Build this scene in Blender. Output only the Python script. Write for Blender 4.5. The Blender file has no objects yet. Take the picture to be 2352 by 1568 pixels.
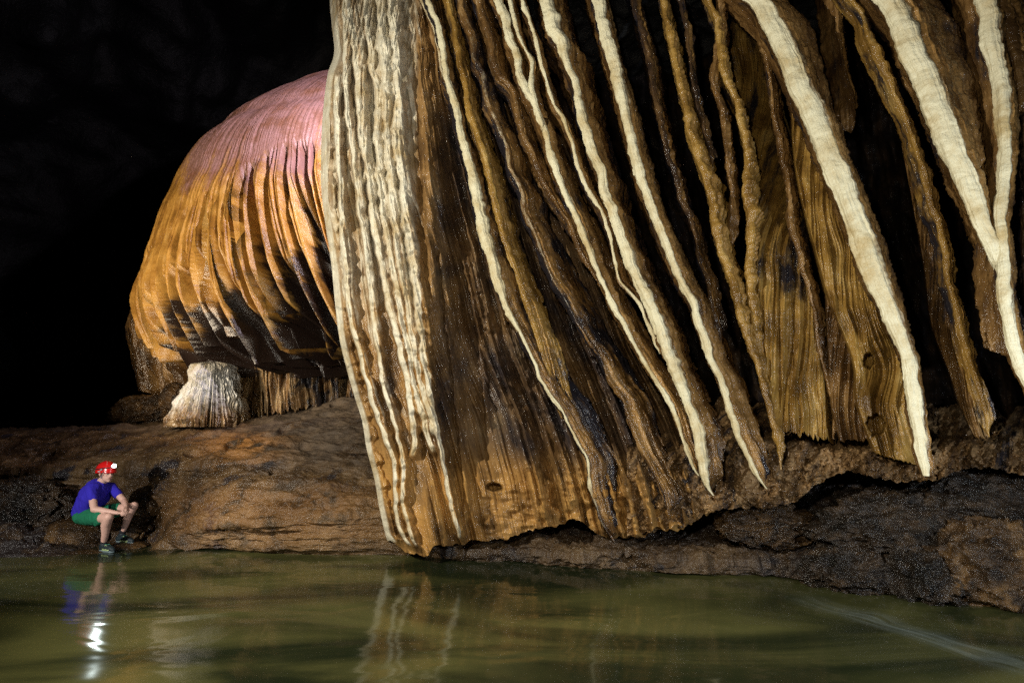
import bpy, bmesh, math, random
import numpy as np
from mathutils import Vector, Matrix, Euler

S = bpy.context.scene
C = S.collection
rad = math.radians
random.seed(7)

# ------------------------------------------------------------------ camera
CAM_H, PITCH = 1.65, 8.58
cam_d = bpy.data.cameras.new('camera')
cam = bpy.data.objects.new('camera', cam_d); C.objects.link(cam)
cam.location = (0, 0, CAM_H); cam.rotation_euler = (rad(90+PITCH), 0, 0)
cam_d.lens = 20; cam_d.sensor_width = 36; cam_d.clip_start = .05; cam_d.clip_end = 400
S.camera = cam
FO = 2352*20/36.0                      # focal length in photo-tracing units
cp, sp_ = math.cos(rad(PITCH)), math.sin(rad(PITCH))
def P(ox, oy, Y):
    """world point(s) at distance Y in front of the camera seen in direction (ox, oy) of the 2352 wide photo"""
    ox = np.asarray(ox, float); oy = np.asarray(oy, float); Y = np.asarray(Y, float)
    a = (ox-1176)/FO; b = (784-oy)/FO
    dy = cp - b*sp_; dz = sp_ + b*cp
    k = Y/dy
    return np.stack(np.broadcast_arrays(a*k, Y*np.ones_like(k), CAM_H+dz*k), -1)

# ------------------------------------------------------------------ light
S.view_settings.view_transform = 'Standard'; S.view_settings.look = 'None'
S.view_settings.exposure = 0; S.view_settings.gamma = 1
S.render.resolution_x, S.render.resolution_y = 1024, 682
S.cycles.max_bounces = 5; S.cycles.diffuse_bounces = 2; S.cycles.glossy_bounces = 3
S.cycles.sample_clamp_indirect = 3; S.cycles.sample_clamp_direct = 10; S.cycles.use_denoising = False
W = bpy.data.worlds.new('World'); S.world = W; W.use_nodes = True
W.node_tree.nodes['Background'].inputs[0].default_value = (.10, .16, .30, 1)
W.node_tree.nodes['Background'].inputs[1].default_value = .0006

def spot(name, loc, target, power, color, size=75, radius=.12, blend=.6):
    d = bpy.data.lights.new(name, 'SPOT'); d.energy = power; d.color = color
    d.spot_size = rad(size); d.spot_blend = blend; d.shadow_soft_size = radius
    o = bpy.data.objects.new(name, d); C.objects.link(o); o.location = loc
    o.rotation_euler = (Vector(target)-Vector(loc)).to_track_quat('-Z', 'Y').to_euler()
    return o
# light-painting torch and flash inferred from the shading, plus unseen fill spots added
spot('key_torch', (-6.0, 1.2, 4.6), (1.0, 7.5, 3.2), 3300, (1, .93, .78), 100, .06)
spot('front_fill', (-.3, .3, 2.6), (1.9, 7, 3.6), 640, (1, .90, .72), 110, .08)  # added warm fill from beside the camera
spot('right_fill', (4.6, 1.6, 1.6), (2.0, 7, 3.0), 620, (.82, .90, 1), 110, .06)  # added cool fill for speculars on the flanks
spot('person_fill', (-6.5, 2.6, 2.1), (-5.4, 8.2, .5), 1050, (1, .95, .88), 46, .06)  # added fill that brightens the person
spot('dome_flash', (-2.6, 8.6, 8.2), (-5.6, 12.2, 6.9), 1050, (1, .86, .97), 120, .08)
spot('dome_fill', (-9.4, 6.8, 3.6), (-5.6, 12.5, 5.4), 1900, (1, .83, .60), 88, .08)  # added warm fill for the left of the dome

# ------------------------------------------------------------------ noise
_rg = np.random.default_rng(5)
_a2 = _rg.random(256*256)*2*np.pi
_X2, _Y2 = np.cos(_a2).astype(np.float32), np.sin(_a2).astype(np.float32)
_v3 = _rg.normal(size=(64**3, 3)); _v3 /= np.linalg.norm(_v3, axis=1, keepdims=True)/1.15
_X3, _Y3, _Z3 = (np.ascontiguousarray(_v3[:, i]).astype(np.float32) for i in range(3))
def _fade(t): return t*t*t*(t*(t*6-15)+10)
def _p2(x, y):
    fx, fy = np.floor(x), np.floor(y)
    ix, iy = fx.astype(np.int32), fy.astype(np.int32)
    fx, fy = x-fx, y-fy; wx, wy = _fade(fx), _fade(fy)
    x0, x1 = (ix & 255) << 8, ((ix+1) & 255) << 8; y0, y1 = iy & 255, (iy+1) & 255
    def c(i, a, b): return _X2[i]*a+_Y2[i]*b
    A = c(x0+y0, fx, fy); A += (c(x1+y0, fx-1, fy)-A)*wx
    B = c(x0+y1, fx, fy-1); B += (c(x1+y1, fx-1, fy-1)-B)*wx
    return A+(B-A)*wy
def _p3(x, y, z):
    fx, fy, fz = np.floor(x), np.floor(y), np.floor(z)
    ix, iy, iz = fx.astype(np.int32), fy.astype(np.int32), fz.astype(np.int32)
    fx, fy, fz = x-fx, y-fy, z-fz; wx, wy, wz = _fade(fx), _fade(fy), _fade(fz)
    x0, x1 = (ix & 63) << 12, ((ix+1) & 63) << 12; y0, y1 = (iy & 63) << 6, ((iy+1) & 63) << 6
    def c(i, a, b, d): return _X3[i]*a+_Y3[i]*b+_Z3[i]*d
    o = []
    for zz, dz in ((iz & 63, fz), ((iz+1) & 63, fz-1)):
        A = c(x0+y0+zz, fx, fy, dz); A += (c(x1+y0+zz, fx-1, fy, dz)-A)*wx
        B = c(x0+y1+zz, fx, fy-1, dz); B += (c(x1+y1+zz, fx-1, fy-1, dz)-B)*wx
        o.append(A+(B-A)*wy)
    return o[0]+(o[1]-o[0])*wz
from concurrent.futures import ThreadPoolExecutor
_EX = ThreadPoolExecutor(4)
def pn(x, y, z=0., seed=0):
    flat = np.ndim(z) == 0
    sx, sy, sz = (seed*37.13) % 211, (seed*17.71) % 223, (seed*7.37) % 59
    if flat: sy += float(z)*13.7
    arrs = [np.asarray(x, np.float32)+np.float32(sx), np.asarray(y, np.float32)+np.float32(sy)]
    if not flat: arrs.append(np.asarray(z, np.float32)+np.float32(sz))
    arrs = np.broadcast_arrays(*arrs); sh = arrs[0].shape
    fl = [np.ascontiguousarray(a).reshape(-1) for a in arrs]; n = fl[0].size
    f = _p2 if flat else _p3
    if n < 20000: return f(*fl).reshape(sh).astype(float)
    st = max(20000, -(-n//(4*max(1, n//400000)))); ch = [slice(i, i+st) for i in range(0, n, st)]
    return np.concatenate(list(_EX.map(lambda c: f(*[a[c] for a in fl]), ch))).reshape(sh).astype(float)
def fbm(x, y, z=0., oct=4, seed=0, gain=.5):
    a, t, f = 1., 0., 1.
    for i in range(oct):
        t = t + a*pn(np.asarray(x)*f, np.asarray(y)*f, z if np.ndim(z) == 0 else z*f, seed+i*17); a *= gain; f *= 2.03
    return t
def ridged(x, y, z=0., oct=3, seed=0, gain=.5):
    a, t, f = 1., 0., 1.
    for i in range(oct):
        t = t + a*(1-2*np.abs(pn(np.asarray(x)*f, np.asarray(y)*f, z if np.ndim(z) == 0 else z*f, seed+i*17))*1.4); a *= gain; f *= 2.1
    return t
def sst(a, b, x):
    t = np.clip((np.asarray(x, float)-a)/(b-a), 0, 1); return t*t*(3-2*t)
def curve(pts, t, col=1, key=0):
    """smooth interpolation of column col of pts against column key"""
    pts = np.asarray(pts, float); xs = pts[:, key]; ys = pts[:, col]
    o = np.argsort(xs); xs, ys = xs[o], ys[o]
    t = np.asarray(t, float)
    m = np.gradient(ys, xs)
    i = np.clip(np.searchsorted(xs, t)-1, 0, len(xs)-2)
    h = xs[i+1]-xs[i]; u = np.clip((t-xs[i])/h, 0, 1)
    r = ((2*u**3-3*u**2+1)*ys[i] + (u**3-2*u**2+u)*h*m[i] + (-2*u**3+3*u**2)*ys[i+1] + (u**3-u**2)*h*m[i+1])
    lo = ys[0]+m[0]*(t-xs[0]); hi = ys[-1]+m[-1]*(t-xs[-1])
    return np.where(t < xs[0], lo, np.where(t > xs[-1], hi, r))

# ------------------------------------------------------------------ object helpers
def setp(o, label=None, cat=None, group=None, kind=None):
    if label: o['label'] = label
    if cat: o['category'] = cat
    if group: o['group'] = group
    if kind: o['kind'] = kind
    return o
def normals(V):
    a = np.gradient(V, axis=0); b = np.gradient(V, axis=1)
    n = np.cross(a, b); l = np.linalg.norm(n, axis=-1, keepdims=True); l[l == 0] = 1
    return n/l
def sheet(name, V, mat, flow=None, mix=None, wrap=False, parent=None, flip=False):
    n, m = V.shape[:2]
    idx = np.arange(n*m).reshape(n, m)
    if wrap: idx = np.concatenate([idx, idx[:, :1]], 1)
    q = np.stack([idx[:-1, :-1], idx[:-1, 1:], idx[1:, 1:], idx[1:, :-1]], -1).reshape(-1, 4)
    if flip: q = q[:, ::-1]
    me = bpy.data.meshes.new(name)
    me.vertices.add(n*m); me.vertices.foreach_set('co', V.astype(np.float32).ravel())
    me.loops.add(q.size); me.loops.foreach_set('vertex_index', q.astype(np.int32).ravel())
    me.polygons.add(len(q)); me.polygons.foreach_set('loop_start', (np.arange(len(q))*4).astype(np.int32))
    me.polygons.foreach_set('use_smooth', np.ones(len(q), bool))
    me.update(calc_edges=True)
    for nm, arr in (('flow', flow), ('mixa', mix)):
        if arr is not None:
            at = me.attributes.new(nm, 'FLOAT_VECTOR', 'POINT')
            at.data.foreach_set('vector', arr.astype(np.float32).ravel())
    me.materials.append(mat)
    o = bpy.data.objects.new(name, me); C.objects.link(o)
    if parent: o.parent = parent
    return o

# ------------------------------------------------------------------ materials
def newmat(name):
    m = bpy.data.materials.new(name); m.use_nodes = True
    nt = m.node_tree
    for n in list(nt.nodes): nt.nodes.remove(n)
    o = nt.nodes.new('ShaderNodeOutputMaterial'); b = nt.nodes.new('ShaderNodeBsdfPrincipled')
    nt.links.new(b.outputs[0], o.inputs[0])
    return m, nt, b
class NB:
    def __init__(s, nt): s.nt = nt
    def lk(s, v, inp):
        if hasattr(v, 'is_output'): s.nt.links.new(v, inp)
        else: inp.default_value = v
    def math(s, op, a, b=0., c=None, clamp=False):
        n = s.nt.nodes.new('ShaderNodeMath'); n.operation = op; n.use_clamp = clamp
        s.lk(a, n.inputs[0]); s.lk(b, n.inputs[1])
        if c is not None: s.lk(c, n.inputs[2])
        return n.outputs[0]
    def comb(s, x, y, z=0.):
        n = s.nt.nodes.new('ShaderNodeCombineXYZ'); s.lk(x, n.inputs[0]); s.lk(y, n.inputs[1]); s.lk(z, n.inputs[2]); return n.outputs[0]
    def attr(s, name):
        n = s.nt.nodes.new('ShaderNodeAttribute'); n.attribute_name = name
        q = s.nt.nodes.new('ShaderNodeSeparateXYZ'); s.nt.links.new(n.outputs['Vector'], q.inputs[0]); return q.outputs
    def pos(s):
        return s.nt.nodes.new('ShaderNodeNewGeometry').outputs['Position']
    def vmul(s, v, k):
        n = s.nt.nodes.new('ShaderNodeVectorMath'); n.operation = 'MULTIPLY'; s.lk(v, n.inputs[0]); n.inputs[1].default_value = k; return n.outputs[0]
    def noise(s, vec, scale=1., detail=4., rough=.55, dist=0.):
        n = s.nt.nodes.new('ShaderNodeTexNoise'); s.lk(vec, n.inputs['Vector'])
        n.inputs['Scale'].default_value = scale; n.inputs['Detail'].default_value = detail
        n.inputs['Roughness'].default_value = rough; n.inputs['Distortion'].default_value = dist
        return n.outputs['Fac']
    def voro(s, vec, scale):
        n = s.nt.nodes.new('ShaderNodeTexVoronoi'); s.lk(vec, n.inputs['Vector']); n.inputs['Scale'].default_value = scale
        return n.outputs['Distance']
    def ramp(s, f, stops):
        n = s.nt.nodes.new('ShaderNodeValToRGB'); s.lk(f, n.inputs[0]); e = n.color_ramp.elements
        while len(e) < len(stops): e.new(.5)
        for i, (p, c) in enumerate(stops): e[i].position = p; e[i].color = (*c, 1)
        return n.outputs[0]
    def step(s, f, a, b):
        n = s.nt.nodes.new('ShaderNodeMapRange'); n.interpolation_type = 'SMOOTHSTEP'; s.lk(f, n.inputs[0])
        n.inputs[1].default_value = a; n.inputs[2].default_value = b; return n.outputs[0]
    def mixc(s, f, a, b):
        n = s.nt.nodes.new('ShaderNodeMix'); n.data_type = 'RGBA'
        s.lk(f, n.inputs[0])
        for v, i in ((a, 6), (b, 7)):
            if isinstance(v, tuple): v = (*v, 1)
            s.lk(v, n.inputs[i])
        return n.outputs[2]
    def bump(s, h, dist, strength=1., prev=None):
        n = s.nt.nodes.new('ShaderNodeBump'); n.inputs['Strength'].default_value = strength; n.inputs['Distance'].default_value = dist
        s.lk(h, n.inputs['Height'])
        if prev is not None: s.nt.links.new(prev, n.inputs['Normal'])
        return n.outputs[0]

CREAM = (.66, .60, .42); DARK = (.018, .016, .020)
def flowstone(name, ramp, cream=CREAM, dark=DARK, su=9, sv=.9, rough=(.24, .6), patch=.62, patch_scale=.9, grain=1., ripple=1., mnoise=1., seed=0., spec=.5, soft=0.):
    """mineral skin: streaks run along the flow, attribute mixa.x = clean calcite, mixa.y = manganese staining, plus painted shade in the dome folds"""
    m, nt, b = newmat(name); N = NB(nt)
    f = N.attr('flow'); a = N.attr('mixa'); pos = N.pos()
    warp = N.noise(pos, 2.2, 3)
    uu = N.math('MULTIPLY_ADD', warp, .10, f[0])
    st = N.noise(N.comb(N.math('MULTIPLY', uu, su), N.math('MULTIPLY', f[1], sv), seed), 1, 5, .62)
    st2 = N.noise(N.vmul(pos, (1.3, 1.3, 1.3)), 1.7, 5, .6)
    col = N.ramp(N.math('MULTIPLY_ADD', N.math('SUBTRACT', st2, .5), .8, st), ramp)
    gm = N.math('MULTIPLY', a[2], N.step(N.math('ADD', st, N.math('MULTIPLY', N.math('SUBTRACT', st2, .5), .6)), .34, .60))
    col = N.mixc(gm, col, N.mixc(st2, (.30, .13, .022), (.50, .31, .11)))
    # stains and painted fold shade
    pt = N.noise(N.comb(N.math('MULTIPLY', uu, 3.1), N.math('MULTIPLY', f[1], .9), seed+3.), patch_scale, 6, .7)
    dm = N.step(N.math('MULTIPLY_ADD', a[1], .45, N.math('ADD', pt, N.math('MULTIPLY', N.math('SUBTRACT', st, .5), .35))), patch-.03-soft, patch+.12+soft)
    col = N.mixc(dm, col, dark)
    # calcite
    cn = N.noise(pos, 9, 5, .65)
    cs = N.noise(N.comb(N.math('MULTIPLY', uu, 34), N.math('MULTIPLY', f[1], 5.), seed), 1, 3)
    cm = N.step(N.math('ADD', a[0], N.math('ADD', N.math('MULTIPLY', N.math('SUBTRACT', cn, .5), .55*mnoise), N.math('MULTIPLY', N.math('SUBTRACT', cs, .5), .5*mnoise))), .30, .72)
    ccol = N.mixc(N.step(N.noise(pos, 2.1, 6, .68), .40, .70), cream, tuple(c*k for c, k in zip(cream, (.68, .56, .38))))
    ccol = N.mixc(N.math('MULTIPLY', N.step(cn, .52, .75), .35), ccol, tuple(c*k for c, k in zip(cream, (.62, .50, .33))))
    col = N.mixc(cm, col, ccol)
    nt.links.new(col, b.inputs['Base Color'])
    wet = N.noise(pos, 1.6, 3)
    r = N.math('ADD', N.math('MULTIPLY', cm, rough[1]-rough[0]), N.math('MULTIPLY_ADD', wet, .34, rough[0]-.22))
    nt.links.new(r, b.inputs['Roughness'])
    b.inputs['Specular IOR Level'].default_value = spec
    rp = N.noise(N.comb(N.math('MULTIPLY', uu, 12), N.math('MULTIPLY', f[1], 24), seed), 1, 4, .65, .8)
    sl = N.noise(N.comb(N.math('MULTIPLY', uu, 55), N.math('MULTIPLY', f[1], 2.5), seed), 1, 3, .6)
    n1 = N.bump(rp, .009*ripple); n2 = N.bump(sl, .010*ripple, 1, n1)
    n3 = N.bump(N.noise(pos, 46, 3, .7), .0085*grain, 1, n2)
    nt.links.new(n3, b.inputs['Normal'])
    return m

BROWN = [(.25, (.040, .021, .009)), (.42, (.088, .046, .016)), (.56, (.165, .090, .030)), (.76, (.33, .20, .080))]
GOLD = [(.25, (.09, .046, .010)), (.42, (.19, .105, .024)), (.58, (.32, .19, .046)), (.80, (.45, .31, .11))]
DBROWN = [(.28, (.012, .009, .008)), (.45, (.034, .020, .012)), (.60, (.085, .048, .020)), (.78, (.20, .12, .05))]
TAN = [(.25, (.09, .05, .02)), (.45, (.24, .14, .06)), (.6, (.40, .27, .13)), (.8, (.55, .42, .24))]
M = dict(
    column=flowstone('column_stone', TAN, su=10, patch=.70, cream=(.70, .65, .50)),
    brown=flowstone('brown_drapery', BROWN, patch=.66),
    dark=flowstone('dark_drapery', DBROWN, patch=.60, dark=(.016, .016, .024), rough=(.18, .5)),
    gold=flowstone('gold_drapery', GOLD, patch=.66, rough=(.25, .55)),
    white=flowstone('cream_drapery', BROWN, patch=.66, cream=(.68, .64, .45)),
    sheet=flowstone('gold_sheet_stone', GOLD, patch=.64, rough=(.25, .55), su=4.5, sv=1.5),
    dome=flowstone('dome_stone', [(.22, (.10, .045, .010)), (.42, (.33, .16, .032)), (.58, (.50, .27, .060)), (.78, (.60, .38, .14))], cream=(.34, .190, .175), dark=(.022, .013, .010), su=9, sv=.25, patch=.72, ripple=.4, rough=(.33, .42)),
    tier=flowstone('tier_stone', BROWN, patch=.60, su=12),
    stal=flowstone('stalagmite_stone', TAN, cream=(.70, .70, .67), patch=.70, su=16),
)

# ------------------------------------------------------------------ builders
def prep_path(pts, n, jit, seed):
    """pts: (ox, oy, Y, w, fl); resample smoothly along oy"""
    pts = np.asarray(pts, float)
    d = np.r_[0, np.cumsum(np.hypot(np.diff(pts[:, 0]), np.diff(pts[:, 1])))]
    t = np.linspace(0, d[-1], n)
    A = np.c_[d, pts]
    out = [curve(A, t, i+1) for i in range(pts.shape[1])]
    out[0] = out[0] + jit*.55*fbm(t/55., seed*.37, 0, 3, seed)
    return t, out
ANG = 'fin'
def fin(name, pts, label, mat, D=.7, lx=.25, cream=1., top=None, stain_shade=0., knob=.22, jit=6, seed=1, nv=None, strie=1., group=None, cat='drapery', tip=True, nc=96, bulge=.55, parent=None, flpow=1.3, frag=0., gold=.75, blunt=0.):
    """a hanging blade: rounded front edge of width w, a flank of apparent width fl on its right, closed behind"""
    L = sum(math.hypot(pts[i+1][0]-pts[i][0], pts[i+1][1]-pts[i][1]) for i in range(len(pts)-1))
    nv = nv or int(min(900, max(200, L/1.7)))
    t, (ox, oy, Y, w, fl) = prep_path(pts, nv, jit, seed)
    w = np.maximum(w, 1.); fl = np.maximum(fl, .5)
    k = Y/FO
    s = 1-t/t[-1]
    tp = sst(-blunt*.03, .035-blunt*.02, s) if tip else np.ones_like(s)
    kn = 1 + knob*fbm(t/24., 3.1, 0, 3, seed+5)
    wm = w*.86*k*kn*(.35+.65*tp); fm = fl*k*tp
    Dm = D*(.12+.88*sst(0, .28, s)) if tip else D*np.ones_like(s)
    Dm = Dm*(1+.25*fbm(t/90., .7, 0, 2, seed+9))
    c0 = P(ox, oy, Y)
    d = np.stack([c0[:, 0], c0[:, 1], 0*ox], -1); d /= np.linalg.norm(d, axis=1, keepdims=True)
    r = np.stack([d[:, 1], -d[:, 0], 0*ox], -1)
    na, nl, nr = int(nc*.42), int(nc*.20), int(nc*.38)
    # cross-section in (right, depth)
    q = np.linspace(0, 1, nl, endpoint=False)[None, :]
    lxm = lx*k[:, None]*100 if abs(lx) > 1.001 else lx*wm[:, None]
    if abs(lx) > 1.001: lxm = (lx*k)[:, None]*tp[:, None]
    X1 = lxm*(1-q)**.9; D1 = Dm[:, None]*(1-q)**1.1 + wm[:, None]*.5*0
    an = np.linspace(0, 1, na, endpoint=False)[None, :]
    X2 = wm[:, None]*(.5-.5*np.cos(an*np.pi)); D2 = -bulge*wm[:, None]*np.sin(an*np.pi)**.8
    q3 = np.linspace(0, 1, nr)[None, :]
    X3 = wm[:, None]+fm[:, None]*q3; D3 = Dm[:, None]*q3**flpow
    X = np.concatenate([X1, X2, X3], 1); DD = np.concatenate([D1, D2, D3], 1)
    V = c0[:, None, :] + X[..., None]*r[:, None, :] + DD[..., None]*d[:, None, :]
    # arc length across, along
    dx = np.diff(X, axis=1); dd = np.diff(DD, axis=1)
    u = np.concatenate([np.zeros((nv, 1)), np.cumsum(np.hypot(dx, dd), 1)], 1)
    u = u - u[:, nl+na//2][:, None]
    v = (np.r_[0, np.cumsum(np.linalg.norm(np.diff(c0, axis=0), axis=1))])[:, None]*np.ones((1, X.shape[1]))
    N_ = normals(V); ctr = c0[:, None, :] + .5*wm[:, None, None]*r[:, None, :] + .5*Dm[:, None, None]*d[:, None, :]
    sg = np.sign((N_*(V-ctr)).sum(-1).mean()); N_ *= sg
    onf = np.zeros(X.shape[1]); onf[nl:nl+na] = np.sin(np.linspace(0, 1, na)*np.pi)**.5
    sp = seed*3.7
    h = .042*strie*(ridged(u*8+sp+.5*fbm(v*.7, u*.5, sp, 2, seed), v*.45, sp, 3, seed)-1.1)*(1-.85*onf)   # long flutes on the flanks
    h += .010*strie*fbm(u*42+sp, v*2.2, sp, 3, seed+2)*(1-.5*onf)
    h += .006*fbm(u*7+sp, v*15, sp, 3, seed+3)*(1-.5*onf)                                # cross ripples
    h += .020*fbm(u*5+sp, v*5.0, sp, 3, seed+4)
    h *= (.25+.75*np.minimum(1, wm/.16)[:, None]*onf+.75*(1-onf))*(.25+.75*tp[:, None])
    V = V + h[..., None]*N_
    cr = np.zeros_like(X)
    cc = np.zeros(X.shape[1]); cc[nl:nl+na] = 1-.62*sst(.55, 1., np.linspace(0, 1, na)); cc[nl+na:nl+na+6] = [.36, .33, .29, .24, .18, .1]
    cr[:] = cc[None, :]*cream
    if top is not None: cr *= curve(top, oy)[:, None]
    gz = np.zeros(X.shape[1]); gz[nl+na:] = np.linspace(1, 0, nr)**1.6; gz[:nl] = 0
    sz = np.zeros(X.shape[1]); sz[nl+na:] = sst(.15, 1, np.linspace(0, 1, nr))*.30; sz[:nl] = .3
    mixa = np.stack([cr, stain_shade+sz[None, :]+0*X, gold*gz[None, :]+0*X], -1)
    flow = np.stack([u+seed*1.7, v, np.zeros_like(u)], -1)
    o = sheet(name, V, mat, flow, mixa, wrap=True, parent=parent)
    # caps
    if not parent: setp(o, label, cat, group)
    return o

def panel(name, left, right, Yf, mat, label=None, cat=None, group=None, oy=(0, 1000), bottom=None, ribs=(), nx=300, ny=500, wrapL=0., wrapR=0., strie=1., stain_shade=None, seed=1, rag=0., parent=None, kind=None, cream=0., under=.5, extra=None, gap=0., flute=7., goldf=None, creamf=None, sec=None, secr=None, fan=None, topn=0.):
    """flowstone sheet between two boundary lines with traced ribs standing out of it; edges and foot turn back into depth"""
    s = np.linspace(0, 1, nx)[None, :]; tt = np.linspace(0, 1, ny)[:, None]
    yy0, yy1 = oy
    if bottom is not None: 
        # foot line is given against ox; solve with the straight lower corners first
        L1 = curve(left, yy1); R1 = curve(right, yy1)
        xb = L1+(R1-L1)*s
        yb = curve(bottom, xb)
    else: yb = np.full_like(s, yy1)
    if rag: yb = yb + rag*fbm(s*nx/(18. if fan is None else 48.), .3, seed, 3, seed+31)
    y00 = yy0+(topn*fbm(s*nx/70., .7, seed, 4, seed+32) if topn else 0*s)
    OY = y00+(yb-y00)*np.minimum(tt/.94, 1)
    L = curve(left, OY); R = curve(right, OY)
    OX = L+(R-L)*s
    Y = Yf(OX, OY)
    k = Y/FO
    # ribs
    rel = np.zeros_like(OX); cr = np.full_like(OX, float(cream)) if creamf is None else creamf(OX, OY)
    OW = OY+9*fbm(OX/14., OY/40., 0, 2, 19) if ribs else OY
    for rb in ribs:
        pts = np.asarray(rb['p'], float)
        xr = curve(pts, OY, 0, 1) + 6.*rb.get('k', 1)*fbm(OY/44., rb['s'], 0, 2, rb['s'])
        wr = .88*(rb['w'](OY) if callable(rb['w']) else rb['w'])*(1+.42*rb.get('k', 1)*fbm(OW/30., 5+rb['s'], 0, 2, rb['s']+3))
        dx = (OX-xr)
        inr = sst(pts[0, 1]-10, pts[0, 1]+60, OY)*(1-sst(pts[-1, 1]-30, pts[-1, 1]+4, OY)) if pts[0, 1] > 5 else (1-sst(pts[-1, 1]-30, pts[-1, 1]+4, OY))
        dr = np.where(dx < 0, -dx/(wr*.6), dx/(wr*rb.get('f', 1.7)))
        prof = np.clip(1-np.minimum(dr, 1)**2, 0, 1)**.75 * 1.45*rb['h']*inr*(1+.45*fbm(OW/30., 5+rb['s'], 0, 2, rb['s']+3))
        rel = np.maximum(rel, prof) + .25*np.minimum(rel, prof)
        c_ = (1-sst(.35, 1.05, np.abs(dx-wr*.1)/(wr*.62)))*inr*rb.get('c', 1.)
        if 'ct' in rb: c_ = c_*curve(rb['ct'], OY)
        cr = np.maximum(cr, c_)
    um = (OX-1000)*k; vm = (OY)*k
    sp = seed*2.3
    shr = curve(left, OY)*k
    us = um-shr if fan is None else s*fan+0*OY
    f = .05*strie*ridged(us*flute+sp+.4*fbm(vm*.6, us, sp, 2, seed), vm*.35, sp, 3, seed)
    f += .008*strie*fbm(us*36+sp, vm*2.4, sp, 3, seed+2) + (.010 if fan is None else .004)*fbm(us*6, vm*(15 if fan is None else 8), sp, 3, seed+3) + .03*fbm(us*2.5, vm*3.2, sp, 3, seed+4)
    rel = rel + f*(1-.72*np.clip(cr, 0, 1))
    if sec is not None:
        r2 = ridged(us*8.5+sp+.5*fbm(vm*.9, us*1.5, sp, 3, seed+61), vm*.22, sp, 2, seed+60)*(1+.5*fbm(vm*4.5, us*9, sp, 2, seed+62))
        q2 = sst(.55, 1.35, r2)*sec(OX, OY)
        rel = rel + .035*q2+.02*q2*fbm(us*14, vm*5, sp, 2, seed+63); cr = np.maximum(cr, cr*.7+.28*q2)
    if secr is not None:
        r3 = ridged(us*7+sp+.25*fbm(vm*.7, us*1.5, sp, 2, seed+71), vm*.12, sp, 3, seed+70)
        rel = rel + .16*sst(.1, 1.5, r3)*secr(OX, OY)
    if extra is not None: rel = rel + extra(OX, OY)
    if gap: rel = rel - gap*sst(.12, .32, fbm(us*5+sp, vm*.45, sp, 2, seed+41))*sst(.25, .8, tt)
    Y = Y-rel
    if wrapL:
        Y = Y + wrapL*(1-np.clip(s/.08, 0, 1))**2.2*1.0
    if wrapR:
        Y = Y + wrapR*(1-np.clip((1-s)/.10, 0, 1))**2
    Y = Y + under*np.clip((tt-.94)/.06, 0, 1)**.8
    V = P(OX, OY, Y)
    V[..., 2] += np.clip((tt-.94)/.06, 0, 1)*.0
    st = np.zeros_like(OX) if stain_shade is None else stain_shade(OX, OY)
    mixa = np.stack([cr, st, np.zeros_like(cr) if goldf is None else goldf(OX, OY)], -1); flow = np.stack([us+seed*1.3, vm, np.zeros_like(us)], -1)
    o = sheet(name, V, mat, flow, mixa, parent=parent)
    if not parent: setp(o, label, cat, group, kind)
    return o

# =================================================================== setting
def zeroY(oy):
    b = (784-oy)/FO; return -CAM_H*(cp-b*sp_)/(sp_+b*cp)
# ---- water
def water_mat():
    m, nt, b = newmat('stream_water'); N = NB(nt); pos = N.pos()
    sw = N.noise(N.vmul(pos, (.30, .9, 1)), .9, 4, .5, 1.4)
    col = N.mixc(N.step(sw, .36, .66), (.015, .020, .009), (.088, .088, .030))
    # a thread of foam drifting along the current on the right
    a0, a1 = P(1840, 1372, 0*1+zeroY(1372)), P(2260, 1500, zeroY(1500)); dx_ = a1-a0; dx_ = dx_/np.linalg.norm(dx_)
    q = N.nt.nodes.new('ShaderNodeSeparateXYZ'); nt.links.new(pos, q.inputs[0])
    X0 = N.math('SUBTRACT', q.outputs[0], float(a0[0])); Y0 = N.math('SUBTRACT', q.outputs[1], float(a0[1]))
    al = N.math('ADD', N.math('MULTIPLY', X0, float(dx_[0])), N.math('MULTIPLY', Y0, float(dx_[1])))
    ac = N.math('ABSOLUTE', N.math('ADD', N.math('ADD', N.math('MULTIPLY', X0, float(-dx_[1])), N.math('MULTIPLY', Y0, float(dx_[0]))), N.math('MULTIPLY', N.math('SUBTRACT', N.noise(pos, 1.1, 2), .5), .5)))
    fm = N.math('MULTIPLY', N.step(ac, .30, .0), N.math('MULTIPLY', N.step(al, -.3, .6), N.step(al, 3.2, 1.2)))
    fm = N.math('MULTIPLY', fm, N.step(N.noise(N.comb(N.math('MULTIPLY', al, 1.6), N.math('MULTIPLY', ac, 16)), 1, 3), .25, .7))
    col = N.mixc(N.math('MULTIPLY', fm, .40), col, (.24, .29, .28))
    nt.links.new(col, b.inputs['Base Color'])
    b.inputs['Roughness'].default_value = .105; b.inputs['IOR'].default_value = 1.333
    h1 = N.noise(N.vmul(pos, (1.0, 1.8, 1)), .9, 2, .5, .8)
    nt.links.new(N.bump(h1, .016, 1.0), b.inputs['Normal'])
    return m
g = np.meshgrid(np.linspace(-30, 30, 60), np.linspace(-8, 30, 60))
o = sheet('water', np.stack([g[0], g[1], 0*g[0]], -1), water_mat()); setp(o, kind='structure')

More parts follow.
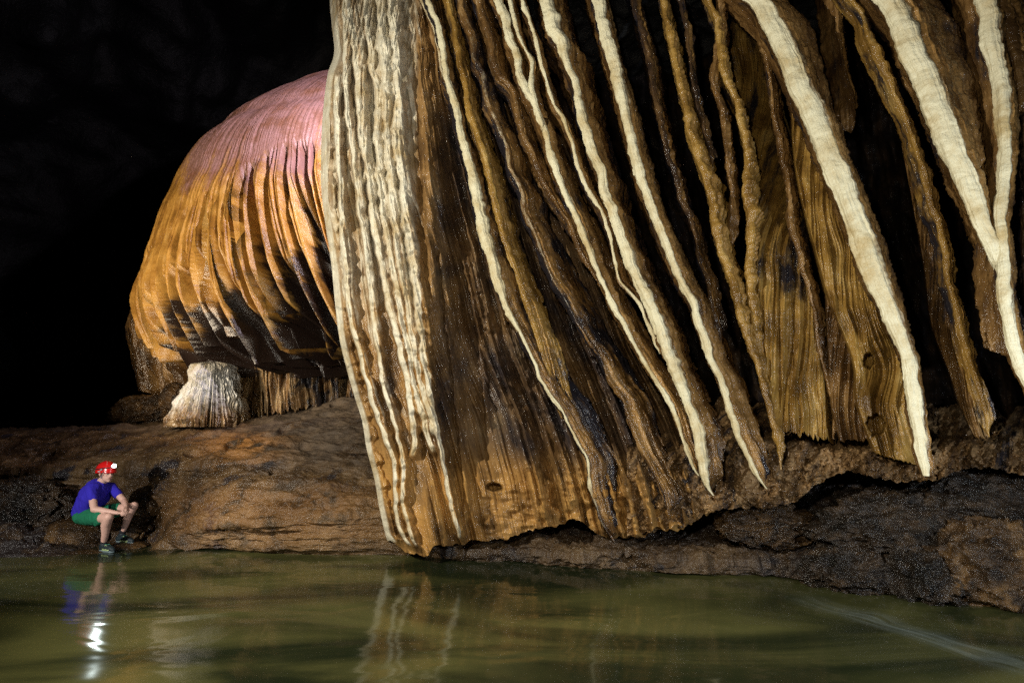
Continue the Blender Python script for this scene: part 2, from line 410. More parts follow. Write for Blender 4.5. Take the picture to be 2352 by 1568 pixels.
# ---- ground : both banks of the stream as one sheet, from under the water to the back of the hall
cols = {
 -500: [(1282, 0), (1222, 8.48), (1155, 9.28), (1098, 9.9), (1094, 9.7), (1050, 10.6), (1003, 12.2), (998, 15)],
    0: [(1278, 0), (1222, 8.48), (1155, 9.28), (1096, 9.8), (1092, 9.6), (1050, 10.5), (1000, 12.2), (996, 15)],
  120: [(1276, 0), (1232, 8.58), (1165, 9.18), (1092, 9.7), (1088, 9.5), (1045, 10.4), (997, 12.2), (992, 15)],
  230: [(1271, 0), (1240, 8.58), (1175, 9.13), (1087, 9.6), (1083, 9.4), (1040, 10.3), (990, 12.2), (984, 15)],
  330: [(1264, 0), (1232, 8.48), (1160, 9.08), (1082, 9.5), (1078, 9.3), (1035, 10.2), (984, 12.3), (977, 15)],
  480: [(1259, 0), (1208, 7.9), (1130, 8.5), (1074, 9.15), (1070, 8.98), (1025, 10.0), (972, 12.3), (964, 15)],
  600: [(1268, 0), (1200, 7.75), (1120, 8.3), (1068, 9.0), (1063, 8.97), (1010, 10.3), (955, 12.5), (948, 15)],
  750: [(1273, 0), (1195, 7.8), (1110, 8.5), (1070, 9.1), (1060, 9.3), (985, 10.8), (925, 12.7), (915, 15)],
  900: [(1273, 0), (1195, 7.9), (1105, 8.8), (1070, 9.3), (1055, 9.6), (970, 11.0), (900, 12.7), (890, 15)],
 1000: [(1277, 0), (1256, 7.55), (1240, 8.0), (1180, 9.0), (1100, 10), (1000, 11), (960, 12.5), (950, 15)],
 1200: [(1290, 0), (1266, 7.35), (1248, 7.7), (1215, 8.4), (1180, 9), (1100, 10), (1050, 11), (1000, 15)],
 1340: [(1303, 0), (1278, 7.05), (1258, 7.4), (1222, 8.1), (1190, 8.6), (1120, 9.5), (1050, 11), (1000, 15)],
 1400: [(1306, 0), (1270, 7.0), (1250, 7.3), (1222, 8.0), (1190, 8.6), (1120, 9.5), (1050, 11), (1000, 15)],
 1600: [(1318, 0), (1290, 6.8), (1262, 7.3), (1225, 7.9), (1190, 8.4), (1120, 9.3), (1050, 10.5), (1000, 15)],
 1800: [(1322, 0), (1298, 6.7), (1262, 7.2), (1205, 7.6), (1160, 7.9), (1090, 8.6), (1040, 10), (1000, 15)],
 2000: [(1345, 0), (1300, 6.35), (1240, 6.8), (1180, 7.1), (1120, 7.3), (1060, 7.9), (1020, 9.5), (990, 15)],
 2150: [(1372, 0), (1310, 6.0), (1230, 6.4), (1165, 6.6), (1110, 6.9), (1050, 7.5), (1010, 9), (990, 15)],
 2352: [(1384, 0), (1320, 5.8), (1240, 6.0), (1170, 6.3), (1115, 6.5), (1050, 7.2), (1010, 9), (990, 15)],
 2800: [(1390, 0), (1320, 5.8), (1240, 6.0), (1170, 6.3), (1115, 6.5), (1050, 7.2), (1010, 9), (990, 15)],
}
K = []
for ox, rows in sorted(cols.items()):
    r = [(zeroY(rows[0][0])-.35, -.45, ox)]
    r.append((zeroY(rows[0][0]), 0.0, ox))
    for oy, Y in rows[1:]:
        p = P(ox, oy, Y); r.append((p[1], p[2], ox))
    r.append((22., 1.9, ox)); r.append((34., 2.2, ox))
    K.append(r)
K = np.array(K)                                     # columns x rows x (Y, z, ox)
nX, nR = 1500, K.shape[1]
oxs = np.interp(np.linspace(0, 1, nX), [0, .08, .92, 1], [-480, -20, 2380, 2780])
per = [14, 90, 90, 110, 14, 110, 90, 12, 14, 14]; per = per[:nR-1]
sr = np.concatenate([i+np.linspace(0, 1, n, endpoint=False) for i, n in enumerate(per)]+[[nR-1]])
cy = np.stack([curve(np.c_[K[:, 0, 2], K[:, j, 0]], oxs) for j in range(nR)], 0)      # rows x nX
cz = np.stack([curve(np.c_[K[:, 0, 2], K[:, j, 1]], oxs) for j in range(nR)], 0)
i0 = np.minimum(sr.astype(int), nR-2); fr = (sr-i0)[:, None]
GY = cy[i0]*(1-fr)+cy[i0+1]*fr; GZ = cz[i0]*(1-fr)+cz[i0+1]*fr
GX = ((oxs-1176)/FO)[None, :]*np.sqrt(GY**2+(0*GZ))/1.0
# ox is measured in the tilted camera plane: X = a*Y/dy
bb = np.zeros_like(GY)
for _ in range(3):
    dy = cp-bb*sp_; bb = ((GZ-CAM_H)/GY*dy-sp_)/cp
GX = ((oxs-1176)/FO)[None, :]*GY/(cp-bb*sp_)
V = np.stack([GX, GY, GZ], -1)
Nn = normals(V); Nn *= np.sign(Nn[..., 2:3].mean())
X_, Y_, Z_ = V[..., 0], V[..., 1], V[..., 2]
rt = sst(-1.6, .3, X_)                                    # right bank is rougher
above = sst(1.0, 1.25, sr)[:, None]
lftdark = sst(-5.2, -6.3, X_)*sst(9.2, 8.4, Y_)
h = .10*fbm(X_*.9, Y_*.9, Z_*1.6, 3, 11)*(.35+.65*above)
h += .075*fbm(X_*2.2, Y_*2.2, Z_*4, 4, 12)*(.45+.8*rt+1.0*lftdark)
h += .045*ridged(X_*3.4, Y_*3.4, Z_*5, 4, 15)*(.85*rt+1.3*lftdark)
terr = ridged(X_*.55+.3*fbm(X_, Y_, Z_, 2, 4), Y_*1.1, Z_*4.5, 2, 31)
h += .055*terr*(1-.6*rt)*above+.035*ridged(X_*1.6, Y_*2.4, Z_*7, 3, 32)*(1-.5*rt)
h += .018*fbm(X_*9, Y_*9, Z_*11, 4, 13)*(.25+1.2*rt)
h += .010*ridged(X_*5+.5*fbm(X_*2, Y_*2, Z_*2, 2, 3), Y_*22, Z_*22, 3, 14)*(1-.7*rt)
pit = fbm(X_*1.7, Y_*1.7, Z_*2.5, 2, 21)
h -= .12*sst(.36, .52, pit)
fx_, fy_ = -5.42, 8.25
gf = np.exp(-((X_-fx_)/.55)**2-((Y_-fy_)/.5)**2); h = h*(1-.9*gf)-.13*gf
V = V+(h*np.minimum(1, .25+above))[..., None]*Nn
def ground_mat():
    m, nt, b = newmat('wet_rock_ground'); N = NB(nt); pos = N.pos()
    big = N.noise(pos, .8, 6, .62, .4); med = N.noise(pos, 3.0, 6, .65, .3); fine = N.noise(pos, 24, 5, .7)
    f = N.math('ADD', N.math('MULTIPLY', big, .55), N.math('MULTIPLY_ADD', med, .35, N.math('MULTIPLY', fine, .12)))
    col = N.ramp(f, [(.38, (.016, .010, .006)), (.48, (.060, .035, .015)), (.56, (.12, .073, .032)), (.67, (.22, .145, .070))])
    dk = N.step(N.noise(pos, 1.3, 7, .7), .56, .63)
    col = N.mixc(dk, col, (.020, .017, .019))
    a = N.attr('mixa')
    org = N.math('MULTIPLY', a[0], N.step(med, .36, .55)); col = N.mixc(org, col, (.38, .17, .045))
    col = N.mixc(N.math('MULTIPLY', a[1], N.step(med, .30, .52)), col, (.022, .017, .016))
    mud = N.math('MULTIPLY', a[2], N.step(big, .30, .5)); mudc = N.mixc(N.step(med, .4, .6), (.055, .037, .022), (.10, .068, .040))
    col = N.mixc(mud, col, mudc)
    nt.links.new(col, b.inputs['Base Color'])
    r = N.math('ADD', N.math('MULTIPLY_ADD', N.noise(pos, 1.9, 4), .50, .06), N.math('MULTIPLY', mud, .35)); nt.links.new(r, b.inputs['Roughness'])
    n1 = N.bump(N.noise(N.vmul(pos, (7, 26, 26)), 1, 4, .6), .030)
    n2 = N.bump(fine, .016, 1, n1); n3 = N.bump(N.noise(pos, 70, 3, .7), .008, 1, n2)
    nt.links.new(n3, b.inputs['Normal'])
    return m
OXg = np.broadcast_to(oxs[None, :], X_.shape); OYg = 784-bb*FO
org = np.exp(-((OXg-555)/110)**2-((OYg-1030)/32)**2)+.25*np.exp(-((OXg-640)/260)**4-((OYg-1190)/65)**4)
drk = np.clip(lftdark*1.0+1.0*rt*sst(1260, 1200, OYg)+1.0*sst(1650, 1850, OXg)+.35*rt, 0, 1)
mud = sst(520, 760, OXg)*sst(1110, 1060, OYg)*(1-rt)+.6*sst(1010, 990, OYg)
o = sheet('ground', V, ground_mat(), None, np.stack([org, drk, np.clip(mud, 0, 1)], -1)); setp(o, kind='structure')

# ---- cave shell (walls and roof of the hall), and the low roof the draperies hang from
def shell_mat():
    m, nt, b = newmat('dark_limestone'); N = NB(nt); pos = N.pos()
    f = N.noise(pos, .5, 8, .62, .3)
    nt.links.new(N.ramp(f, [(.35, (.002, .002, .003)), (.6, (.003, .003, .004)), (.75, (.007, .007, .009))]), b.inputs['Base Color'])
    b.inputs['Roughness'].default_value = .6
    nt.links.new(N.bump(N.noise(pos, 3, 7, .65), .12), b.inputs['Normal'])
    return m
SM = shell_mat()
az = np.linspace(0, 2*np.pi, 361)[None, :]; el = np.linspace(-.25, np.pi/2, 120)[:, None]
R0 = 1.0
dx_, dy_, dz_ = np.sin(az)*np.cos(el), np.cos(az)*np.cos(el), np.sin(el)+0*az
rr = 1+.10*fbm(dx_*3, dy_*3, dz_*3, 5, 51)+.06*ridged(dx_*6, dy_*6, dz_*6, 4, 52)
V = np.stack([dx_*24*rr-2, dy_*24*rr+8, dz_*19*rr+.2], -1)
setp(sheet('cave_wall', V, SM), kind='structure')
gx, gy = np.meshgrid(np.linspace(-2.4, 10, 320), np.linspace(2.6, 13, 260))
zz = 8.3+.30*fbm(gx*.6, gy*.6, 0, 4, 61)+.10*ridged(gx*1.6, gy*1.6, 0, 4, 62)+.12*np.maximum(0, gx-2)+1.8*sst(-1, -2.6, gx)**2
setp(sheet('cave_ceiling', np.stack([gx, gy, zz], -1), SM), kind='structure')
# dark recess wall right behind the draperies
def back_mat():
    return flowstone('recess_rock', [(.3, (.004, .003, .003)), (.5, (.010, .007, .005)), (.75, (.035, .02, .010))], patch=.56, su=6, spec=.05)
xs = np.linspace(1080, 2900, 520)[None, :]; ys = np.linspace(-420, 1150, 520)[:, None]
Yb = 10.6-1.6*sst(1300, 2400, xs)+0*ys+.5*sst(900, 1100, ys)*0
sx = xs+.10*(ys-500)*-1+0*ys
Yb = Yb-.45*ridged((sx+.25*ys*-1)/260., ys/900., 0, 3, 71)-.06*ridged(sx/40., ys/300., 0, 3, 72)+.12*fbm(xs/60., ys/60., 0, 4, 73)
Vb = P(xs+0*ys, ys+0*xs, Yb)
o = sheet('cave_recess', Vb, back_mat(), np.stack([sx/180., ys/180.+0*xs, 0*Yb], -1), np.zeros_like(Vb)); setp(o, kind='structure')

# =================================================================== the great flowstone column with its traced ribs
left = [(775, -260), (765, -100), (757, 0), (762, 60), (766, 130), (754, 165), (748, 200), (740, 280), (737, 370), (738, 440), (748, 520), (760, 600), (770, 700), (780, 780), (797, 850), (814, 910), (830, 960), (842, 1030), (860, 1100), (872, 1170), (886, 1230), (896, 1270), (905, 1300)]
left = [(y, x) for x, y in left]
right_ = [(-260, 1130), (0, 1180), (150, 1230), (300, 1290), (450, 1350), (650, 1430), (800, 1490), (950, 1570), (1100, 1625), (1250, 1660)]
def Ymass(OX, OY):
    t = np.clip(OY/1270., -.3, 1)
    base = 7.42+.75*(1-t)
    rec = .75*sst(985, 1090, OX)*(1-.8*sst(930, 1150, OY))
    bulge = -.22*np.exp(-((OX-1000)/60)**2-((OY-1180)/80)**2)
    near = -.45*sst(1150, 1650, OX)
    wob = .10*fbm(OX/140., OY/160., 0, 2, 77)
    return base+rec+bulge+near+wob
foot = [(860, 1225), (890, 1240), (925, 1257), (970, 1276), (1005, 1256), (1047, 1249), (1110, 1238), (1190, 1226), (1225, 1217), (1300, 1196), (1350, 1200), (1400, 1232), (1450, 1234), (1520, 1216), (1580, 1208), (1640, 1182), (1680, 1180)]
def R_(p, w, h, c, s, **k): return dict(p=p, w=w, h=h, c=c, s=s, **k)
fade = [(0, 1), (800, 1), (1000, .9), (1280, .75)]
ribs = [
 R_([(762, 130), (750, 200), (742, 330), (742, 440), (752, 540), (765, 640), (777, 760), (800, 860), (822, 945), (840, 1030), (858, 1100), (870, 1170), (885, 1220), (910, 1256)], 20, .16, 1.1, 1),
 R_([(774, 150), (770, 250), (776, 350), (782, 450), (790, 600), (800, 700), (822, 800), (850, 900), (880, 990), (903, 1060), (906, 1120), (915, 1200), (950, 1266)], 13, .14, 1., 2, ct=fade),
 R_([(790, 0), (792, 166), (794, 232), (806, 315), (815, 400), (826, 480), (836, 560), (846, 640), (856, 734), (868, 810), (880, 883), (897, 941), (912, 1003), (926, 1066), (922, 1128), (935, 1203), (962, 1268)], 12, .13, .85, 3, ct=fade),
 R_([(800, 0), (814, 108), (823, 232), (829, 316), (848, 398), (852, 477), (866, 564), (882, 647), (902, 742), (916, 800), (930, 860), (942, 930), (950, 1000), (945, 1060)], 16, .15, 1., 4, ct=fade),
 R_([(838, 0), (850, 140), (868, 232), (866, 332), (872, 415), (882, 498), (894, 581), (907, 647), (922, 725), (936, 800), (948, 870), (965, 940), (985, 1010), (1002, 1050)], 15, .15, 1., 5),
 R_([(868, 0), (874, 60), (886, 216), (889, 299), (894, 415), (903, 498), (920, 622), (930, 680), (943, 754), (956, 829), (972, 900), (989, 966), (998, 1010)], 15, .17, 1., 6),
 R_([(900, 0), (900, 60), (908, 130), (912, 216), (908, 299), (926, 448), (935, 540), (953, 651), (961, 734), (972, 817), (982, 883), (994, 941), (1006, 1003), (1018, 1066), (1031, 1140), (1047, 1203), (1058, 1246)], lambda y: 19-8*sst(700, 1100, y), .19, 1.15, 7),
 R_([(880, 40), (878, 90), (884, 160), (890, 240)], 30, .18, 1.0, 8),
 R_([(824, 0), (832, 120), (838, 240), (842, 330), (838, 430)], 9, .09, .6, 9),
 R_([(772, 0), (786, 80), (800, 160)], 7, .08, .5, 10),
 R_([(960, 0), (965, 200), (975, 400), (985, 560), (995, 700)], 14, .08, .15, 11),
 R_([(1006, 560), (1022, 700), (1034, 800), (1046, 900), (1056, 1000), (1066, 1100), (1074, 1200)], 9, .10, .0, 12),
 R_([(1024, 640), (1040, 780), (1056, 900), (1062, 960)], 7, .08, .0, 13),
 R_([(1090, 560), (1100, 760), (1112, 900), (1120, 1000)], 8, .07, .0, 14),
 R_([(1150, 700), (1165, 830), (1180, 960), (1195, 1050)], 8, .07, .0, 15),
 R_([(1240, 760), (1262, 900), (1290, 1010), (1310, 1100), (1320, 1180)], 9, .09, .0, 16),
 R_([(1190, 700), (1200, 800), (1215, 900)], 7, .06, .0, 17),
]
_rf = random.Random(11)
for i in range(21):                              # the plain brown flutes of the middle, fanning out towards the foot
    q_ = .47+.52*(i+_rf.uniform(-.3, .3))/20.
    y_s = _rf.choice((-200, 120, 380, 560)) if q_ < .8 else _rf.choice((300, 560, 720))
    pts_ = [(float(curve(left, y)*(1-q_)+curve(right_, y)*q_), y) for y in np.linspace(y_s, 1250, 9)]
    hh_ = _rf.uniform(.14, .28); ww_ = _rf.uniform(9, 19)
    ribs.append(R_(pts_, (lambda y, w=ww_: w*(.6+.5*sst(200, 1000, y))), hh_, 0., 40+i, f=1.15, k=.5))
def col_stain(OX, OY):
    d_ = .22*sst(.1, .5, fbm(OX/70., OY/30., 0, 3, 97))*sst(1080, 1140, OY)*sst(1090, 1130, OX)
    a = .55*sst(960, 1015, OX)*sst(150, 330, OY)*(1-sst(1010, 1120, OY))
    b = .45*np.exp(-((OX-895)/30)**2-((OY-900)/140)**2)+.30*np.exp(-((OX-925)/40)**2-((OY-1130)/90)**2)
    c = .5*np.exp(-((OX-965)/18)**2-((OY-1120)/90)**2)
    return a+b+c+d_
main_mass_mat = flowstone('great_column_stone', [(.22, (.075, .040, .016)), (.42, (.15, .084, .032)), (.58, (.26, .155, .066)), (.80, (.44, .31, .16))], cream=(.70, .66, .53), dark=(.038, .030, .031), su=5.5, sv=.9, patch=.70, rough=(.20, .48), mnoise=.35, soft=.10)
def col_extra(OX, OY):
    hole = -.35*sst(1., .55, np.hypot((OX-1135)/22., (OY-1118)/11.)+.25*fbm(OX/9., OY/9., 0, 2, 5))
    lip = .13*fbm(OX/40., OY/24., 0, 2, 91)*sst(1050, 1160, OY)*sst(1075, 1130, OX)
    tops = .06*ridged(OX/9.+.02*OY, OY/200., 0, 2, 92)*sst(170, 30, OY)*sst(980, 940, OX)
    return hole+lip+tops
panel('flowstone_column', left, right_, Ymass, main_mass_mat, 'great ribbed cream and brown flowstone column reaching down to the water left of centre', 'flowstone column',
      oy=(-260, 1260), bottom=foot, ribs=ribs, nx=1050, ny=1500, wrapL=.5, wrapR=.5, strie=.8, stain_shade=col_stain, seed=3, rag=17, extra=col_extra, flute=6,
      fan=3.0, secr=lambda x, y: sst(960, 1000, x)*(.35+.65*sst(500, 900, y))*(1-.6*sst(1090, 1170, y)*sst(1080, 1130, x))*(1-.5*np.exp(-((x-1210)/50)**2-((y-930)/60)**2)),
      sec=lambda x, y: sst(1010, 960, x)*(1-.6*sst(900, 1100, y)),
      creamf=lambda x, y: .20*sst(985, 940, x)*sst(900, 620, y)+.16*np.exp(-((x-885)/55)**2)*sst(640, 420, y)+1.0*np.clip(1-np.abs(x-curve(left, y))/16., 0, 1)+.25*sst(990, 950, x)-.25*sst(1100, 1180, y)*0,
      goldf=lambda x, y: np.clip(sst(1010, 1130, y)*1.1+.22*sst(640, 900, y)*sst(990, 940, x)+.35*sst(1060, 960, x), 0, 1))

# =================================================================== draperies (each traced along its drip edge)
G = 'stone draperies hanging over the stream'
def yr(pts, Y0, Y1, w, fl):
    """(ox, oy) -> (ox, oy, Y, w, fl): depth runs from Y0 to Y1 down the blade; w and fl are lists of (oy, value) or numbers"""
    out = []
    a = np.array([(y, x) for x, y in pts], float); y0, y1 = a[:, 0].min(), a[:, 0].max()
    g_ = lambda q, y: float(np.interp(y, [p[0] for p in q], [p[1] for p in q])) if isinstance(q, list) else float(q)
    x0, yy0 = pts[0]; x1, yy1 = pts[1]
    if yy0 <= 5:                                   # carry on above the frame up to the roof
        sx_ = (x1-x0)/(yy1-yy0); sx_ = max(-.1, min(.7, sx_))
        pts = [(x0-sx_*330, yy0-330), (x0-sx_*160, yy0-160)]+pts
    for x, y in pts:
        t = (y-y0)/(y1-y0); out.append((x, y, Y0+(Y1-Y0)*t, g_(w, y), g_(fl, y)))
    return out
A1 = [(962, 0), (998, 83), (1007, 137), (1022, 207), (1055, 282), (1057, 315), (1082, 394), (1102, 469), (1112, 510)]
A2 = [(976, 0), (999, 58), (1014, 124), (1018, 174), (1034, 224), (1047, 290), (1059, 340), (1072, 386), (1088, 469), (1101, 539), (1117, 589), (1134, 651), (1159, 709), (1184, 754), (1205, 796), (1225, 833), (1238, 871), (1263, 908), (1284, 937), (1308, 987), (1329, 1024), (1346, 1053), (1354, 1107), (1366, 1161), (1385, 1205), (1410, 1243)]
B1 = [(1022, 0), (1034, 54), (1047, 133), (1063, 195), (1076, 266), (1092, 324), (1109, 373), (1126, 448), (1147, 531), (1163, 581), (1188, 651), (1217, 734), (1238, 796), (1254, 858), (1267, 908), (1290, 960)]
B2 = [(1049, 0), (1059, 41), (1080, 95), (1082, 137), (1101, 174), (1113, 232), (1134, 282), (1159, 340), (1167, 386), (1192, 436), (1205, 498), (1230, 552), (1250, 602), (1275, 655), (1301, 700), (1343, 775), (1376, 825), (1397, 871), (1426, 916), (1443, 962), (1468, 1024), (1501, 1086), (1526, 1140), (1538, 1186)]
C1 = [(1088, 0), (1109, 58), (1126, 137), (1142, 178), (1171, 212), (1180, 257), (1196, 307), (1221, 365), (1242, 415), (1263, 452), (1288, 490), (1308, 523), (1329, 573), (1350, 614), (1378, 655), (1398, 700)]
D1 = [(1134, 0), (1147, 25), (1159, 83), (1178, 137), (1184, 174), (1198, 207), (1221, 249), (1238, 290), (1258, 357), (1271, 394), (1296, 456), (1325, 515), (1342, 560), (1363, 614), (1380, 651), (1405, 705), (1438, 763), (1467, 817), (1497, 867), (1526, 908), (1546, 950), (1567, 1016), (1588, 1066), (1604, 1092)]
D2 = [(1167, 0), (1180, 54), (1192, 100), (1213, 137), (1215, 195), (1228, 252), (1245, 300)]
E1 = [(1196, 0), (1213, 50), (1230, 100), (1242, 149), (1254, 199), (1267, 236), (1288, 274), (1304, 315), (1317, 361), (1333, 407), (1350, 440), (1383, 498), (1400, 548), (1410, 602), (1424, 651), (1448, 675), (1468, 701), (1480, 734), (1497, 771), (1516, 812)]
E2 = [(1240, 0), (1246, 33), (1254, 71), (1275, 100), (1296, 154), (1316, 207), (1320, 249), (1341, 315), (1350, 353), (1370, 394), (1374, 436), (1399, 498), (1408, 535), (1424, 573), (1441, 622), (1455, 651), (1480, 701), (1501, 751), (1521, 808), (1538, 850), (1559, 900), (1575, 941), (1588, 983), (1596, 1037), (1604, 1082), (1621, 1120), (1636, 1137)]
F1 = [(1358, 0), (1374, 71), (1391, 133), (1408, 187), (1420, 249), (1437, 311), (1453, 373), (1470, 432), (1491, 490), (1512, 544), (1532, 598), (1556, 651), (1580, 692), (1592, 734), (1609, 775), (1625, 825), (1650, 879), (1667, 933), (1683, 978), (1700, 1024), (1721, 1066), (1741, 1099), (1760, 1122)]
G1 = [(1450, 0), (1466, 62), (1483, 137), (1495, 207), (1512, 282), (1528, 345), (1545, 398), (1557, 448), (1578, 498), (1595, 560), (1611, 622), (1624, 651), (1630, 690), (1640, 730), (1655, 780)]
H1 = [(1516, 0), (1528, 60), (1536, 108), (1548, 166), (1565, 232), (1578, 307), (1595, 353), (1615, 415), (1628, 477), (1640, 552), (1657, 602), (1672, 651), (1691, 713), (1704, 759), (1720, 808), (1737, 850), (1750, 895), (1762, 937), (1774, 983), (1783, 1024), (1796, 1078)]
H2 = [(1556, 0), (1572, 60), (1580, 130), (1590, 200), (1602, 250), (1618, 310), (1634, 380)]
I1 = [(1620, 0), (1640, 62), (1648, 125), (1660, 187), (1680, 230), (1694, 290), (1706, 345), (1710, 400), (1706, 450), (1713, 505), (1712, 560), (1710, 610), (1712, 651), (1720, 720), (1732, 790), (1742, 850), (1748, 900)]
I2 = [(1646, 0), (1650, 60), (1640, 130), (1634, 187), (1654, 249), (1660, 311), (1668, 373), (1676, 436), (1674, 498), (1680, 560)]
J1 = [(1740, 0), (1752, 100), (1770, 232), (1783, 315), (1795, 373), (1808, 440), (1808, 498), (1824, 560), (1841, 622), (1852, 660), (1866, 713), (1874, 775), (1883, 825), (1899, 883), (1912, 941), (1912, 1008)]
L1 = [(1708, 0), (1726, 17), (1747, 62), (1776, 116), (1797, 166), (1817, 220), (1838, 257), (1855, 307), (1875, 357), (1892, 398), (1913, 448), (1933, 498), (1954, 552), (1967, 602), (1986, 651), (2014, 695), (2033, 744), (2057, 792), (2072, 846), (2082, 919), (2092, 993), (2106, 1056), (2117, 1092)]
M1 = [(1917, 0), (1925, 83), (1938, 166), (1950, 228), (1952, 302)]
N1 = [(1950, 0), (1978, 41), (1985, 83), (2004, 129), (2027, 174), (2048, 220), (2073, 270), (2089, 315), (2103, 365), (2118, 415), (2131, 477), (2147, 519), (2162, 573), (2172, 651), (2189, 709), (2204, 773), (2228, 846), (2248, 905), (2263, 963), (2270, 1003)]
O1 = [(2004, 0), (2029, 33), (2050, 83), (2066, 129), (2091, 178), (2112, 237), (2133, 286), (2158, 361), (2183, 411), (2203, 456), (2224, 510), (2249, 552), (2266, 581), (2282, 614), (2286, 651), (2292, 709), (2306, 773), (2321, 831), (2341, 875), (2368, 925), (2396, 980)]
P1 = [(2237, 0), (2249, 54), (2253, 104), (2270, 166), (2282, 228), (2286, 290), (2290, 353), (2286, 415), (2280, 456), (2278, 500), (2284, 560), (2290, 610), (2294, 651), (2300, 709), (2314, 773), (2330, 831)]
wh, br, dk, gd = M['white'], M['brown'], M['dark'], M['gold']
fin('stone_drapery', yr(A1, 7.95, 7.75, 12, 26), 'short thin tan blade merging into the cream one right of the great ribbed column', br, D=.3, lx=-.1, cream=.55, seed=21, group=G)
fin('stone_drapery', yr(A2, 7.75, 6.9, [(0, 17), (300, 20), (520, 34), (640, 30), (720, 12), (900, 9), (1240, 6)], [(0, 20), (300, 26), (500, 42), (640, 60), (900, 80), (1100, 62), (1240, 20)]), 'cream edged blade just right of the great column, its dark foot pointing at the water', wh, D=.42, lx=.1, cream=1, stain_shade=.35, top=[(0, 1), (600, 1), (760, .8), (1050, .75), (1200, .3), (1300, .2)], seed=22, group=G)
fin('stone_drapery', yr(B1, 7.75, 7.2, [(0, 18), (400, 20), (960, 9)], [(0, 26), (500, 40), (900, 40)]), 'smooth orange brown blade between two paler ridges near the top middle', gd, D=.4, lx=.1, cream=.10, seed=23, stain_shade=.05, group=G)
fin('stone_drapery', yr(B2, 7.65, 6.75, [(0, 22), (300, 16), (600, 9), (1186, 6)], [(0, 30), (300, 52), (600, 74), (900, 66), (1100, 40)]), 'long brown blade whose black wet foot ends over the stained foot of the wall', br, D=.5, lx=.1, cream=.30, stain_shade=.30, top=[(0, 1), (700, 1), (850, .2), (1200, .0)], seed=24, group=G)
fin('stone_drapery', yr(C1, 7.5, 7.1, [(0, 24), (400, 13), (700, 7)], [(0, 34), (200, 40), (500, 46), (700, 30)]), 'wavy dark tan blade joining the long cream streak from its left', br, D=.45, lx=.1, cream=.28, seed=25, group=G)
fin('stone_drapery', yr(D1, 7.35, 6.45, [(0, 24), (200, 26), (400, 18), (700, 12), (1092, 9)], [(0, 20), (250, 36), (500, 54), (900, 44), (1092, 18)]), 'long cream edged blade with the narrow brown striped flank, left of the double cream one', wh, D=.5, lx=.1, cream=1, seed=26, group=G)
fin('stone_drapery', yr(D2, 7.35, 7.05, 14, 16), 'short cream strand at the top joining the long cream streak', wh, D=.35, lx=.1, cream=1, seed=27, group=G)
fin('stone_drapery', yr(E1, 7.25, 6.75, [(0, 10), (400, 12), (812, 8)], [(0, 16), (400, 30), (812, 14)]), 'thin white crinkled edge running close beside the broad cream blade', wh, D=.45, lx=.1, cream=1, seed=28, group=G)
fin('stone_drapery', yr(E2, 7.15, 6.3, [(0, 38), (60, 46), (160, 24), (400, 26), (640, 34), (850, 36), (930, 24), (1000, 32), (1080, 30), (1137, 12)], [(0, 70), (200, 74), (500, 60), (800, 44), (1000, 44), (1080, 30), (1137, 4)]), 'broad cream blade in the middle with dark sparkling flank and blunt pale foot', wh, D=.85, lx=.1, cream=1, stain_shade=.15, seed=29, knob=.2, group=G)
fin('stone_drapery', yr(F1, 7.0, 6.25, [(0, 36), (300, 30), (700, 24), (1000, 17), (1122, 8)], [(0, 34), (400, 40), (800, 46), (1000, 44), (1122, 12)]), 'pale cream blade with black gap on its left, ending beside the golden rope', wh, D=.8, lx=.1, cream=1, seed=30, group=G, knob=.2)
fin('stone_drapery', yr(G1, 7.2, 6.8, [(0, 16), (400, 14), (780, 8)], [(0, 22), (780, 20)]), 'thin dark knobbly rope between the pale blade and the golden ropes', dk, D=.5, lx=.1, cream=0, seed=31, group=G, knob=.6, jit=9)
fin('stone_drapery', yr(H1, 7.0, 6.3, [(0, 16), (200, 22), (500, 24), (700, 20), (1000, 13), (1078, 8)], [(0, 18), (400, 30), (700, 26), (1000, 10)]), 'glossy golden rope running from top to the ragged foot right of the pale blade', gd, D=.5, lx=.3, cream=.22, seed=32, group=G, knob=.55, jit=9, strie=.6)
fin('stone_drapery', yr(H2, 7.0, 6.85, 10, 10), 'short dark twisted strand beside the top of the golden rope', dk, D=.3, lx=.2, cream=.05, seed=33, group=G, knob=.7, jit=9)
fin('stone_drapery', yr(I1, 6.95, 6.55, [(0, 18), (200, 20), (500, 30), (700, 26), (900, 12)], [(0, 12), (500, 10), (900, 14)]), 'thick lumpy golden brown rope, second from the left of the glossy ropes', gd, D=.5, lx=.3, cream=.18, seed=34, group=G, knob=.6, jit=10, strie=.6)
fin('stone_drapery', yr(I2, 7.0, 6.8, 13, 10), 'slim brown strand wound along the left of the thick lumpy rope', br, D=.35, lx=.3, cream=.08, seed=35, group=G, knob=.6, jit=10)
fin('stone_drapery', yr(J1, 6.95, 6.45, [(0, 8), (500, 13), (800, 11), (1008, 9)], [(0, 16), (500, 20), (1008, 8)]), 'thin dim brown rope edging the yellow ribbed sheet on its right', br, D=.45, lx=.2, cream=.05, seed=36, group=G, knob=.6, jit=8)
fin('stone_drapery', yr(L1, 6.5, 5.45, [(0, 52), (100, 58), (400, 60), (650, 56), (700, 42), (800, 32), (950, 34), (1092, 26)], [(0, 100), (104, 76), (241, 42), (373, 34), (510, 30), (651, 26), (800, 10), (1092, 3)]), 'huge cream band with toothed edge and brown back, right of the holed tan sheet', wh, D=.75, lx=.05, cream=1.15, seed=37, group=G, knob=.06, jit=5, tip=True, bulge=.3, blunt=.7)
